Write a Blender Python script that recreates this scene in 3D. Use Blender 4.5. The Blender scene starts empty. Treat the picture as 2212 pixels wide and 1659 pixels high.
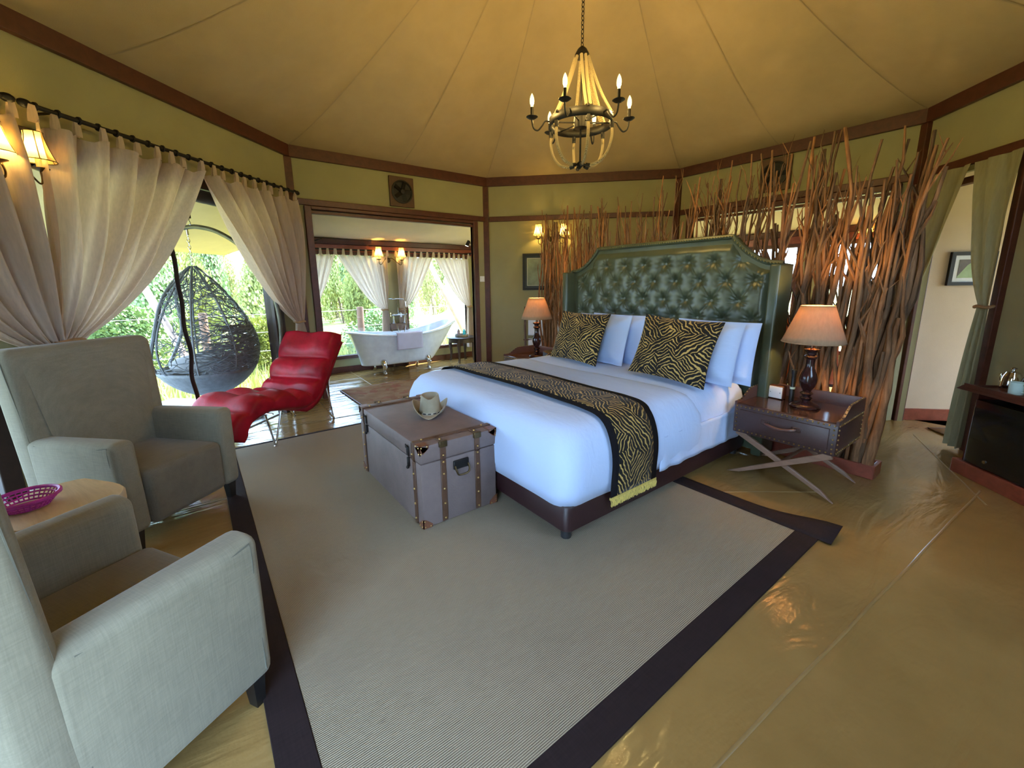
import bpy, bmesh, math, random
from mathutils import Vector, Matrix, noise
from math import sin, cos, pi, radians, sqrt

S = bpy.context.scene
COL = S.collection

# ------------------------------------------------------------------ camera
F_PX, CX, CY, IW, IH = 905.5, 1106.0, 797.7, 2212.0, 1659.0
YAW, PITCH, ROLL = radians(-53.09), radians(11.477), radians(0.668)
_fw = Vector((sin(YAW), cos(YAW), 0)); _rt = Vector((cos(YAW), -sin(YAW), 0)); _dn = Vector((0, 0, -1))
_f2 = cos(PITCH) * _fw + sin(PITCH) * _dn
_d2 = -sin(PITCH) * _fw + cos(PITCH) * _dn
_r3 = cos(ROLL) * _rt + sin(ROLL) * _d2
_d3 = -sin(ROLL) * _rt + cos(ROLL) * _d2
cam_data = bpy.data.cameras.new('camera')
cam_data.sensor_fit = 'HORIZONTAL'
cam_data.sensor_width = 36.0
cam_data.lens = F_PX * 36.0 / IW
cam_data.shift_y = (CY - IH / 2) / IW
cam_data.clip_start = 0.02
cam_data.clip_end = 300
cam = bpy.data.objects.new('camera', cam_data)
COL.objects.link(cam)
m = Matrix.Identity(4)
for i in range(3):
    m[i][0] = _r3[i]; m[i][1] = -_d3[i]; m[i][2] = -_f2[i]
m.translation = Vector((0, 0, 1.5))
cam.matrix_world = m
S.camera = cam

# ------------------------------------------------------------------ light and exposure
S.view_settings.view_transform = 'Standard'
S.view_settings.look = 'None'
S.view_settings.gamma = 1.0
S.view_settings.use_curve_mapping = False
S.view_settings.exposure = 2.45
S.cycles.use_denoising = True
S.cycles.use_adaptive_sampling = True
S.cycles.adaptive_threshold = 0.05
S.cycles.adaptive_min_samples = 16
S.cycles.max_bounces = 6
S.cycles.diffuse_bounces = 4
S.cycles.glossy_bounces = 3
S.cycles.transmission_bounces = 4
S.cycles.transparent_max_bounces = 8
S.cycles.sample_clamp_indirect = 6.0

world = bpy.data.worlds.new('sky')
S.world = world
world.use_nodes = True
wn = world.node_tree.nodes; wl = world.node_tree.links
bg = wn['Background']
bg.inputs['Color'].default_value = (0.47, 0.70, 1.0, 1)
bg.inputs['Strength'].default_value = 2.9

sun_d = bpy.data.lights.new('sun', 'SUN')
sun_d.energy = 9.0
sun_d.angle = radians(1.0)
sun_d.color = (1.0, 0.93, 0.80)
sun = bpy.data.objects.new('sun', sun_d)
COL.objects.link(sun)
sun.rotation_euler = Vector((0.15, -0.75, -0.95)).to_track_quat('-Z', 'Y').to_euler()

# ------------------------------------------------------------------ helpers
RNG = random.Random(7)

class MB:
    """collects vertices and faces, then builds one mesh object"""
    def __init__(s):
        s.v = []; s.f = []; s.uv = None
    def add(s, vs, fs):
        o = len(s.v); s.v += [tuple(p) for p in vs]; s.f += [tuple(i + o for i in f) for f in fs]
        return s
    def box(s, x0, x1, y0, y1, z0, z1, M=None):
        vs = [Vector((x, y, z)) for z in (z0, z1) for y in (y0, y1) for x in (x0, x1)]
        if M is not None: vs = [M @ p for p in vs]
        return s.add(vs, [(0, 2, 3, 1), (4, 5, 7, 6), (0, 1, 5, 4), (2, 6, 7, 3), (0, 4, 6, 2), (1, 3, 7, 5)])
    def rbox(s, x0, x1, y0, y1, z0, z1, r=0.02, seg=3, M=None):
        bm = bmesh.new()
        bmesh.ops.create_cube(bm, size=1.0)
        for v in bm.verts:
            v.co = Vector(((x0 + x1) / 2 + v.co.x * (x1 - x0), (y0 + y1) / 2 + v.co.y * (y1 - y0), (z0 + z1) / 2 + v.co.z * (z1 - z0)))
        bmesh.ops.bevel(bm, geom=list(bm.edges), offset=r, segments=seg, profile=0.5, affect='EDGES')
        bm.verts.index_update()
        s.add([(M @ v.co if M is not None else v.co) for v in bm.verts], [[v.index for v in f.verts] for f in bm.faces])
        bm.free(); return s
    def tube(s, pts, rad, n=8, caps=True, closed=False):
        pts = [Vector(p) for p in pts]
        k = len(pts)
        rr = [rad] * k if isinstance(rad, (int, float)) else list(rad)
        up = None; vs = []
        for i, p in enumerate(pts):
            if closed: t = pts[(i + 1) % k] - pts[i - 1]
            else: t = pts[min(i + 1, k - 1)] - pts[max(i - 1, 0)]
            if t.length < 1e-9: t = Vector((0, 0, 1))
            t.normalize()
            if up is None:
                up = Vector((0, 0, 1)) if abs(t.z) < 0.9 else Vector((1, 0, 0))
            a = (up - t * up.dot(t))
            if a.length < 1e-6: a = t.orthogonal()
            a.normalize(); up = a; b = t.cross(a)
            for j in range(n):
                an = 2 * pi * j / n
                vs.append(p + (a * cos(an) + b * sin(an)) * rr[i])
        fs = []
        for i in range(k if closed else k - 1):
            i2 = (i + 1) % k
            for j in range(n):
                j2 = (j + 1) % n
                fs.append((i * n + j, i * n + j2, i2 * n + j2, i2 * n + j))
        if caps and not closed:
            fs.append(tuple(range(n - 1, -1, -1))); fs.append(tuple((k - 1) * n + j for j in range(n)))
        return s.add(vs, fs)
    def lathe(s, prof, n=20, c=(0, 0, 0), caps=True, M=None):
        vs = []
        for r, z in prof:
            for j in range(n):
                a = 2 * pi * j / n
                p = Vector((c[0] + r * cos(a), c[1] + r * sin(a), c[2] + z))
                vs.append(M @ p if M is not None else p)
        fs = []
        for i in range(len(prof) - 1):
            for j in range(n):
                j2 = (j + 1) % n
                fs.append((i * n + j, i * n + j2, (i + 1) * n + j2, (i + 1) * n + j))
        if caps:
            fs.append(tuple(range(n - 1, -1, -1)))
            fs.append(tuple((len(prof) - 1) * n + j for j in range(n)))
        return s.add(vs, fs)
    def ball(s, c, r, n=10, m=6, sc=(1, 1, 1), M=None):
        vs = []; fs = []
        for i in range(1, m):
            t = pi * i / m
            for j in range(n):
                a = 2 * pi * j / n
                vs.append(Vector((c[0] + r * sc[0] * sin(t) * cos(a), c[1] + r * sc[1] * sin(t) * sin(a), c[2] + r * sc[2] * cos(t))))
        top = len(vs); vs.append(Vector((c[0], c[1], c[2] + r * sc[2]))); vs.append(Vector((c[0], c[1], c[2] - r * sc[2])))
        for i in range(m - 2):
            for j in range(n):
                j2 = (j + 1) % n
                fs.append((i * n + j, (i + 1) * n + j, (i + 1) * n + j2, i * n + j2))
        for j in range(n):
            j2 = (j + 1) % n
            fs.append((top, j, j2)); fs.append((top + 1, (m - 2) * n + j2, (m - 2) * n + j))
        if M is not None: vs = [M @ p for p in vs]
        return s.add(vs, fs)
    def grid(s, fn, nu, nv, closed_u=False, uv=None):
        """fn(i/nu, j/nv) -> point; optional uv(u,v)"""
        o = len(s.v); cu = nu if closed_u else nu + 1
        for j in range(nv + 1):
            for i in range(cu):
                s.v.append(tuple(fn(i / nu, j / nv)))
        for j in range(nv):
            for i in range(nu):
                i2 = (i + 1) % cu
                s.f.append((o + j * cu + i, o + j * cu + i2, o + (j + 1) * cu + i2, o + (j + 1) * cu + i))
        if uv is not None:
            s.uv = s.uv or {}
            for j in range(nv + 1):
                for i in range(cu):
                    s.uv[o + j * cu + i] = uv(i / nu, j / nv)
        return s
    def prism(s, poly, y0, y1, M=None):
        """poly: list of (x, z); extruded along y"""
        k = len(poly)
        vs = [Vector((x, y, z)) for y in (y0, y1) for x, z in poly]
        if M is not None: vs = [M @ p for p in vs]
        fs = [tuple(range(k)), tuple(range(2 * k - 1, k - 1, -1))]
        for i in range(k):
            j = (i + 1) % k
            fs.append((i, i + k, j + k, j))
        return s.add(vs, fs)
    def build(s, name, mat, parent=None, smooth=True, solid=0, bevel=0, subsurf=0, angle=40):
        me = bpy.data.meshes.new(name)
        me.from_pydata(s.v, [], s.f); me.validate(); me.update()
        bm = bmesh.new(); bm.from_mesh(me)
        bmesh.ops.recalc_face_normals(bm, faces=bm.faces)
        bm.to_mesh(me); bm.free()
        if s.uv:
            ul = me.uv_layers.new(name='UVMap')
            for lp in me.loops:
                if lp.vertex_index in s.uv: ul.data[lp.index].uv = s.uv[lp.vertex_index]
        if mat is not None: me.materials.append(mat)
        o = bpy.data.objects.new(name, me); COL.objects.link(o)
        if parent is not None: o.parent = parent
        if smooth:
            me.polygons.foreach_set('use_smooth', [True] * len(me.polygons))
            try: me.set_sharp_from_angle(angle=radians(angle))
            except Exception: pass
        if bevel:
            b = o.modifiers.new('bevel', 'BEVEL'); b.width = bevel; b.segments = 2; b.limit_method = 'ANGLE'; b.angle_limit = radians(40)
        if solid:
            d = o.modifiers.new('solid', 'SOLIDIFY'); d.thickness = solid; d.offset = 0
        if subsurf:
            d = o.modifiers.new('sub', 'SUBSURF'); d.levels = subsurf; d.render_levels = subsurf
        return o

def thing(name, label, cat, loc=(0, 0, 0), rotz=0.0, group=None):
    o = bpy.data.objects.new(name, None); COL.objects.link(o)
    o.empty_display_size = 0.1
    o.location = loc; o.rotation_euler = (0, 0, rotz)
    return tag(o, label, cat, group)
def tag(o, label, cat, group=None):
    o['label'] = label; o['category'] = cat
    if group: o['group'] = group
    return o
def struct(o):
    o['kind'] = 'structure'; return o
def stuff(o):
    o['kind'] = 'stuff'; return o
def piece(src, parent, loc=None, rot=None, scale=None):
    c = src.copy(); COL.objects.link(c); c.parent = parent
    if loc is not None: c.location = loc
    if rot is not None: c.rotation_euler = rot
    if scale is not None: c.scale = scale
    return c
def at(o, loc, rotz=0):
    o.location = loc; o.rotation_euler = (0, 0, rotz); return o
def arc(c, r, a0, a1, n, plane='xz'):
    out = []
    for i in range(n + 1):
        a = a0 + (a1 - a0) * i / n
        p, q = r * cos(a), r * sin(a)
        out.append((c[0] + p, c[1], c[2] + q) if plane == 'xz' else ((c[0] + p, c[1] + q, c[2]) if plane == 'xy' else (c[0], c[1] + p, c[2] + q)))
    return out
def spline(pts, n):
    """Catmull-Rom through pts, n samples per segment"""
    P = [Vector(p) for p in pts]; out = []
    for i in range(len(P) - 1):
        a = P[max(i - 1, 0)]; b = P[i]; c = P[i + 1]; d = P[min(i + 2, len(P) - 1)]
        for k in range(n):
            t = k / n
            out.append(0.5 * ((2 * b) + (c - a) * t + (2 * a - 5 * b + 4 * c - d) * t * t + (3 * b - a - 3 * c + d) * t ** 3))
    out.append(P[-1]); return out
def lerp(a, b, t): return a + (b - a) * t
def sstep(a, b, x):
    t = max(0.0, min(1.0, (x - a) / (b - a))); return t * t * (3 - 2 * t)
def nz(x, y=0, z=0): return noise.noise(Vector((x, y, z)))

# ------------------------------------------------------------------ materials
class MT:
    """small node-tree writer around one Principled shader"""
    def __init__(s, name):
        s.m = bpy.data.materials.new(name); s.m.use_nodes = True
        s.n = s.m.node_tree.nodes; s.l = s.m.node_tree.links
        s.b = s.n['Principled BSDF']; s.tc = None
    def coord(s, kind='Object', scale=(1, 1, 1), rot=(0, 0, 0)):
        if s.tc is None: s.tc = s.n.new('ShaderNodeTexCoord')
        mp = s.n.new('ShaderNodeMapping'); mp.inputs['Scale'].default_value = scale; mp.inputs['Rotation'].default_value = rot
        s.l.new(s.tc.outputs[kind], mp.inputs['Vector']); return mp.outputs['Vector']
    def noise(s, vec, scale, detail=3, rough=0.6, dist=0):
        t = s.n.new('ShaderNodeTexNoise'); t.inputs['Scale'].default_value = scale; t.inputs['Detail'].default_value = detail
        t.inputs['Roughness'].default_value = rough; t.inputs['Distortion'].default_value = dist
        s.l.new(vec, t.inputs['Vector']); return t.outputs['Fac']
    def wave(s, vec, scale, dist=0, detail=2, dscale=1, kind='BANDS', d='X', prof='SIN'):
        t = s.n.new('ShaderNodeTexWave'); t.wave_type = kind; t.wave_profile = prof
        if kind == 'BANDS': t.bands_direction = d
        else: t.rings_direction = d
        t.inputs['Scale'].default_value = scale; t.inputs['Distortion'].default_value = dist
        t.inputs['Detail'].default_value = detail; t.inputs['Detail Scale'].default_value = dscale
        s.l.new(vec, t.inputs['Vector']); return t.outputs['Fac']
    def voronoi(s, vec, scale, feature='F1', out='Distance'):
        t = s.n.new('ShaderNodeTexVoronoi'); t.feature = feature; t.inputs['Scale'].default_value = scale
        s.l.new(vec, t.inputs['Vector']); return t.outputs[out]
    def ramp(s, fac, stops, interp='LINEAR'):
        r = s.n.new('ShaderNodeValToRGB'); r.color_ramp.interpolation = interp
        e = r.color_ramp.elements
        while len(e) > 1: e.remove(e[-1])
        e[0].position = stops[0][0]; e[0].color = (*stops[0][1], 1)
        for p, c in stops[1:]:
            k = e.new(p); k.color = (*c, 1)
        s.l.new(fac, r.inputs['Fac']); return r.outputs['Color']
    def mix(s, fac, a, b, mode='MIX'):
        x = s.n.new('ShaderNodeMix'); x.data_type = 'RGBA'; x.blend_type = mode
        for sock, v in ((x.inputs['Factor'], fac), (x.inputs['A'], a), (x.inputs['B'], b)):
            if isinstance(v, (int, float)): sock.default_value = v
            elif isinstance(v, tuple): sock.default_value = (*v, 1)
            else: s.l.new(v, sock)
        return x.outputs['Result']
    def math(s, op, a, b=0.0):
        x = s.n.new('ShaderNodeMath'); x.operation = op
        for sock, v in ((x.inputs[0], a), (x.inputs[1], b)):
            if isinstance(v, (int, float)): sock.default_value = v
            else: s.l.new(v, sock)
        return x.outputs[0]
    def base(s, c):
        if isinstance(c, tuple): s.b.inputs['Base Color'].default_value = (*c, 1)
        else: s.l.new(c, s.b.inputs['Base Color'])
        return s
    def set(s, rough=None, metal=None, spec=None, sheen=None, coat=None, trans=None, ior=None, emit=None, es=None, alpha=None):
        I = s.b.inputs
        for k, v in (('Roughness', rough), ('Metallic', metal), ('Specular IOR Level', spec), ('Sheen Weight', sheen), ('Coat Weight', coat), ('Transmission Weight', trans), ('IOR', ior), ('Emission Strength', es), ('Alpha', alpha)):
            if v is None: continue
            if isinstance(v, (int, float)): I[k].default_value = v
            else: s.l.new(v, I[k])
        if emit is not None: I['Emission Color'].default_value = (*emit, 1)
        return s
    def bump(s, h, strength=0.3, dist=0.01):
        b = s.n.new('ShaderNodeBump'); b.inputs['Strength'].default_value = strength; b.inputs['Distance'].default_value = dist
        s.l.new(h, b.inputs['Height']); s.l.new(b.outputs['Normal'], s.b.inputs['Normal']); return s

def mul(c, k): return tuple(min(1.0, x * k) for x in c)
def M_noise(name, c, var=0.25, scale=6, rough=0.6, bump=0.15, bscale=None, metal=0.0, spec=0.5, sheen=0, stretch=(1, 1, 1), bdist=0.005, coat=0):
    t = MT(name); v = t.coord('Object', stretch)
    f = t.noise(v, scale, 4)
    t.base(t.ramp(f, [(0.25, mul(c, 1 - var)), (0.75, mul(c, 1 + var))]))
    t.set(rough=rough, metal=metal, spec=spec, sheen=sheen, coat=coat)
    if bump:
        v2 = t.coord('Object', stretch)
        t.bump(t.noise(v2, bscale or scale * 4, 4), bump, bdist)
    return t.m
def M_plain(name, c, rough=0.5, metal=0.0, spec=0.5):
    t = MT(name); v = t.coord('Object')
    t.base(t.ramp(t.noise(v, 9, 2), [(0.3, mul(c, 0.93)), (0.7, mul(c, 1.06))]))
    t.set(rough=rough, metal=metal, spec=spec); return t.m
def M_wood(name, c, var=0.35, scale=2.5, rough=0.4, stretch=(6, 6, 1), bump=0.08, coat=0.0):
    t = MT(name); v = t.coord('Object', stretch)
    f = t.noise(v, scale, 5, 0.65, 0.8)
    t.base(t.ramp(f, [(0.25, mul(c, 1 - var)), (0.5, c), (0.75, mul(c, 1 + var))]))
    t.set(rough=rough, coat=coat); t.bump(f, bump, 0.004); return t.m
def M_weave(name, c, scale=220, var=0.3, rough=0.85, slub=0.35, sheen=0.2, bump=0.25):
    """woven cloth: two crossed thread directions plus slubs"""
    t = MT(name)
    a = t.noise(t.coord('Object', (scale, scale * 0.06, scale)), 1.0, 2)
    b = t.noise(t.coord('Object', (scale * 0.06, scale, scale * 0.06)), 1.0, 2)
    f = t.math('MULTIPLY', t.math('ADD', a, b), 0.5)
    big = t.noise(t.coord('Object'), 7, 3)
    f2 = t.math('ADD', t.math('MULTIPLY', f, 1 - slub), t.math('MULTIPLY', big, slub))
    t.base(t.ramp(f2, [(0.3, mul(c, 1 - var)), (0.7, mul(c, 1 + var))]))
    t.set(rough=rough, sheen=sheen, spec=0.2); t.bump(f, bump, 0.002); return t.m
def M_sheer(name, c, trans=0.45, rough=0.8):
    """thin curtain cloth that lets daylight through"""
    t = MT(name); v = t.coord('Object', (1, 1, 0.15))
    f = t.noise(v, 60, 2)
    col = t.ramp(f, [(0.3, mul(c, 0.92)), (0.7, mul(c, 1.05))])
    t.base(col); t.set(rough=rough, spec=0.1)
    tr = t.n.new('ShaderNodeBsdfTranslucent'); t.l.new(col, tr.inputs['Color'])
    mx = t.n.new('ShaderNodeMixShader'); mx.inputs[0].default_value = trans
    t.l.new(t.b.outputs[0], mx.inputs[1]); t.l.new(tr.outputs[0], mx.inputs[2])
    t.l.new(mx.outputs[0], t.n['Material Output'].inputs['Surface']); return t.m
def M_emit(name, c, s):
    t = MT(name); t.base(c); t.set(emit=c, es=s, rough=0.4); return t.m
def M_bulb(name, c, s, clear=0.5):
    """lit glass: glows and lets the light of the filament inside pass"""
    t = MT(name); tr = t.n.new('ShaderNodeBsdfTransparent'); em = t.n.new('ShaderNodeEmission')
    em.inputs[0].default_value = (*c, 1); em.inputs[1].default_value = s
    mx = t.n.new('ShaderNodeMixShader'); mx.inputs[0].default_value = 1 - clear
    t.l.new(tr.outputs[0], mx.inputs[1]); t.l.new(em.outputs[0], mx.inputs[2])
    t.l.new(mx.outputs[0], t.n['Material Output'].inputs['Surface']); return t.m
def M_pane(name, tint=(1, 1, 1), refl=0.06):
    t = MT(name); n = t.n; l = t.l
    tr = n.new('ShaderNodeBsdfTransparent'); tr.inputs[0].default_value = (*tint, 1)
    gl = n.new('ShaderNodeBsdfGlossy'); gl.inputs['Roughness'].default_value = 0.02
    mx = n.new('ShaderNodeMixShader'); mx.inputs[0].default_value = refl
    l.new(tr.outputs[0], mx.inputs[1]); l.new(gl.outputs[0], mx.inputs[2])
    l.new(mx.outputs[0], n['Material Output'].inputs['Surface']); return t.m
def M_zebra(name, kind='Object', sc=(1, 1, 1), scale=9.0):
    """black cloth printed with broken sandy-gold tiger stripes; alternating slanted panels"""
    t = MT(name); gold = (0.50, 0.33, 0.10); black = (0.008, 0.007, 0.007)
    v = t.coord(kind, sc)
    v1 = t.coord(kind, (sc[0], sc[1], sc[2]), (0, 0, radians(52)))
    v2 = t.coord(kind, (sc[0], sc[1], sc[2]), (0, 0, radians(-58)))
    w1 = t.wave(v1, scale, 9.0, 2.0, 0.9); w2 = t.wave(v2, scale, 9.0, 2.0, 0.9)
    pan = t.noise(v, 4.2, 1, 0.4, 0.6)
    sel = t.ramp(pan, [(0.49, (0, 0, 0)), (0.51, (1, 1, 1))])
    w = t.mix(sel, w1, w2)
    brk = t.noise(v, 11, 2)
    thr = t.math('ADD', w, t.math('MULTIPLY', brk, 0.9))
    f = t.ramp(t.math('MULTIPLY', thr, 0.6), [(0.735, black), (0.755, gold)])
    t.base(f); t.set(rough=0.75, sheen=0.1, spec=0.2)
    t.bump(t.noise(t.coord(kind, sc), 300, 1), 0.1, 0.001); return t.m

# colours of the place
canvas_roof = M_noise('roof_canvas', (0.45, 0.335, 0.175), 0.07, 3, 0.85, 0.2, 120, spec=0.1)
canvas_wall = M_noise('wall_canvas', (0.335, 0.305, 0.165), 0.06, 2.5, 0.85, 0.2, 160, spec=0.1)
canvas_pale = M_noise('pale_canvas', (0.62, 0.50, 0.36), 0.06, 2.5, 0.85, 0.2, 120, spec=0.1)
red_wood = M_wood('red_brown_wood', (0.078, 0.019, 0.010), 0.35, 3, 0.45, (4, 4, 4))
dark_wood = M_wood('dark_wood', (0.028, 0.012, 0.009), 0.4, 3, 0.35, (4, 4, 4))
black_iron = M_noise('black_iron', (0.012, 0.010, 0.009), 0.3, 20, 0.55, 0.1, 60, metal=0.15, spec=0.35)
bronze = M_noise('aged_bronze', (0.12, 0.08, 0.035), 0.4, 25, 0.4, 0.1, 60, metal=0.8)
chrome = M_plain('chrome', (0.75, 0.76, 0.78), 0.08, 1.0)
brass = M_plain('brass', (0.55, 0.38, 0.15), 0.3, 1.0)
# ------------------------------------------------------------------ the tent room
# corners of the eight-sided room, walked clockwise seen from above
K = dict(a=(-3.083, -1.757), b=(-5.97, 1.13), c=(-5.97, 4.00), d=(-3.86, 6.11), e=(-1.14, 6.11), f=(0.85, 4.12), g=(0.85, 0.40), h=(-1.307, -1.757))
ORG = {'left': (-3.79, -1.05)}      # where s = 0 lies on the long wall with two openings
X0 = {'left': -1.0}
WALLS = {'left': ('a', 'b', 135), 'bath': ('b', 'c', 90), 'corner': ('c', 'd', 45), 'back': ('d', 'e', 0),
         'right': ('e', 'f', -45), 'side': ('f', 'g', -90), 'entrance': ('g', 'h', -135), 'near': ('h', 'a', 180)}
EAVE = 3.03
def wall_len(w):
    a, b = ORG.get(w, K[WALLS[w][0]]), K[WALLS[w][1]]; return sqrt((a[0] - b[0]) ** 2 + (a[1] - b[1]) ** 2)
def on_wall(o, w, s=0.0, y=0.0, z=0.0):
    """places an object in the frame of a wall: x along it (to the right seen from inside), -y into the room"""
    th = radians(WALLS[w][2]); a = ORG.get(w, K[WALLS[w][0]])
    o.location = (a[0] + s * cos(th) - y * sin(th), a[1] + s * sin(th) + y * cos(th), z)
    o.rotation_euler = (0, 0, th); return o
def wall_mesh(L, H, holes, t=0.05, x=0):
    mb = MB()
    for (s0, s1, z0, z1) in sorted(holes):
        if s0 > x: mb.box(x, s0, 0, t, 0, H)
        if z0 > 0.001: mb.box(s0, s1, 0, t, 0, z0)
        if z1 < H: mb.box(s0, s1, 0, t, z1, H)
        x = s1
    if x < L: mb.box(x, L, 0, t, 0, H)
    return mb
HOLES = {'left': [(-0.92, -0.05, 0.0, 2.45), (0.46, 2.50, 0.0, 2.45)], 'bath': [(0.21, 2.594, 0.0, 2.45)], 'back': [(0.25, 2.51, 0.0, 2.45)],
         'right': [(0.25, 1.06, 0.0, 2.45)], 'entrance': [(1.1, 2.2, 0.0, 2.30)], 'near': [], 'side': [(1.3, 2.4, 1.45, 2.45)], 'corner': []}  # unseen opening in the side wall, added to throw fill light on the bed
for w in WALLS:
    o = wall_mesh(wall_len(w), EAVE + 0.12, HOLES[w], 0.05, X0.get(w, 0)).build('wall_' + w, canvas_wall, smooth=False)
    struct(on_wall(o, w))
# eave beams, rails and posts
TN = [0]
def trim(w, boxes, mat=None, bevel=0.006):
    TN[0] += 1
    mb = MB()
    for b in boxes: mb.box(*b)
    o = mb.build('trim_%d' % TN[0], mat or red_wood, smooth=False, bevel=bevel)
    return struct(on_wall(o, w))
for w in WALLS:
    L = wall_len(w)
    trim(w, [(X0.get(w, 0) - 0.02, L + 0.02, -0.05, -0.001, EAVE, EAVE + 0.135)])
for w in ('bath', 'corner', 'back', 'right'):
    L = wall_len(w)
    trim(w, [(0.05, L - 0.05, -0.035, -0.001, 2.495, 2.57)])
for w in ('bath', 'corner', 'back', 'right', 'near'):
    trim(w, [(-0.055, 0.04, -0.045, 0.03, 0.0, EAVE)])
# big frame of the bath opening
trim('bath', [(0.13, 0.21, -0.045, 0.06, 0.0, 2.49)]); trim('bath', [(2.594, 2.674, -0.045, 0.06, 0.0, 2.49)])
trim('bath', [(0.21, 2.594, -0.045, 0.06, 2.45, 2.49)]); trim('bath', [(0.21, 2.594, -0.02, 0.05, 2.40, 2.438)])
trim('back', [(0.17, 0.25, -0.045, 0.06, 0.0, 2.49)]); trim('back', [(2.51, 2.59, -0.045, 0.06, 0.0, 2.49)]); trim('back', [(0.25, 2.51, -0.045, 0.06, 2.43, 2.49)])
trim('back', [(0.25, 2.51, -0.02, 0.05, 2.38, 2.415)])
trim('right', [(0.20, 0.25, -0.03, 0.06, 0.0, 2.49)]); trim('right', [(1.06, 1.12, -0.05, 0.06, 0.0, 2.495)]); trim('right', [(0.25, 1.06, -0.01, 0.06, 2.34, 2.40)])
# dark jambs of the veranda door
trim('left', [(2.50, 2.66, -0.04, 0.08, 0.0, 2.5)], dark_wood); trim('left', [(-0.05, 0.05, -0.05, 0.08, 0.0, EAVE)], dark_wood); trim('left', [(-1.0, -0.92, -0.05, 0.08, 0.0, EAVE)], dark_wood)
trim('left', [(0.05, 2.50, -0.02, 0.07, 2.40, 2.5)], dark_wood); trim('left', [(-0.92, -0.05, -0.02, 0.07, 2.40, 2.5)], dark_wood)

# roof canvas: eight panels drawn up to the peak, slightly hollow
PEAK = Vector((-2.56, 2.66, 5.0))
def roof_pt(e, t, sag=1.28):
    p = Vector((lerp(e[0], PEAK.x, t), lerp(e[1], PEAK.y, t), 0))
    p.z = EAVE + 0.12 + (PEAK.z - EAVE - 0.12) * (t ** sag); return p
mb = MB()
for w in WALLS:
    a, b = K[WALLS[w][0]], K[WALLS[w][1]]
    def fn(u, v, a=a, b=b):
        e = (lerp(a[0], b[0], u), lerp(a[1], b[1], u)); p = roof_pt(e, v)
        p.z -= 0.05 * sin(pi * u) * (1 - v) * v * 2.0
        p.z += 0.006 * nz(p.x * 3, p.y * 3, 1.0)
        return p
    mb.grid(fn, 10, 22)
ceiling = struct(mb.build('ceiling', canvas_roof, smooth=True, angle=60))
seam_mat = M_noise('seam_thread', (0.37, 0.275, 0.145), 0.1, 10, 0.9, 0)
for w in WALLS:
    a, b = K[WALLS[w][0]], K[WALLS[w][1]]
    for u in (0.0, 0.5):
        e = Vector((lerp(a[0], b[0], u), lerp(a[1], b[1], u), 0)); side = (Vector((b[0] - a[0], b[1] - a[1], 0))).normalized()
        mb = MB()
        def fn(q, v, e=e, side=side, u=u):
            p = roof_pt(e, v); p.z -= 0.05 * sin(pi * u) * (1 - v) * v * 2.0
            return p + side * ((q - 0.5) * 0.012) + Vector((0, 0, -0.004))
        mb.grid(fn, 1, 22); mb.build('seam', seam_mat, ceiling)
# floor: glossy tan groundsheet
t = MT('tan_groundsheet')
v = t.coord('Object')
wr = t.noise(t.coord('Object', (2.2, 0.55, 1), (0, 0, radians(18))), 2.2, 4, 0.55, 0.8)
wr2 = t.noise(t.coord('Object', (1, 1, 1)), 26, 3)
t.base(t.ramp(t.noise(v, 1.6, 4), [(0.3, (0.25, 0.152, 0.050)), (0.7, (0.315, 0.195, 0.068))]))
t.set(rough=t.ramp(t.noise(v, 5, 3), [(0.3, (0.10,) * 3), (0.7, (0.20,) * 3)]), spec=0.7)
t.bump(t.math('ADD', wr, t.math('MULTIPLY', wr2, 0.06)), 0.38, 0.05)
sheet = t.m
mb = MB()
oc = [Vector((*K[k], 0)) for k in 'abcdefgh']
mb.add(oc + [p + Vector((0, 0, -0.1)) for p in oc], [tuple(range(7, -1, -1)), tuple(range(8, 16))] + [(i, (i + 1) % 8, (i + 1) % 8 + 8, i + 8) for i in range(8)])
mb.box(-7.70, -5.97, 0.85, 4.95, -0.1, 0.0); mb.box(-4.6, -0.6, 6.11, 7.85, -0.1, 0.0)
R5 = Matrix.Translation((-1.14, 6.11, 0)) @ Matrix.Rotation(radians(-45), 4, 'Z')
mb.box(0.1, 2.0, 0.0, 2.6, -0.1, 0.0, R5)
R8 = Matrix.Translation((0.85, 0.40, 0)) @ Matrix.Rotation(radians(-135), 4, 'Z')
mb.box(-0.8, 3.9, 0.0, 2.5, -0.1, 0.0, R8)
floor = struct(mb.build('floor', sheet, smooth=False))
seam_f = M_noise('groundsheet_weld', (0.29, 0.185, 0.07), 0.1, 8, 0.3, 0.1)
def floor_seam(x0, y0, x1, y1, wd=0.013):
    d = Vector((x1 - x0, y1 - y0, 0)); L = d.length; d.normalize(); q = Vector((-d.y, d.x, 0))
    mb = MB()
    def fn(u, v):
        p = Vector((x0, y0, 0)) + d * (L * v) + q * ((u - 0.5) * wd)
        p += q * 0.005 * nz(v * L * 2.3, x0); p.z = 0.0015 + 0.002 * sin(pi * u); return p
    mb.grid(fn, 4, 40); mb.build('weld_seam', seam_f, floor)
for s in ((-0.20, 4.36, -0.50, 0.6), (-1.70, 5.9, -1.95, -0.6), (-3.3, 5.9, -3.5, -0.7), (-4.75, 4.9, -5.0, 0.4), (-6.1, 1.35, -7.6, 1.75), (-6.35, 2.05, -7.6, 2.1), (-1.45, 2.75, -0.9, 3.45), (-0.75, 5.5, -0.15, 4.1)):
    floor_seam(*s)

cherry = M_wood('cherry_wood', (0.24, 0.055, 0.03), 0.3, 3, 0.35, (4, 4, 4))
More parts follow.
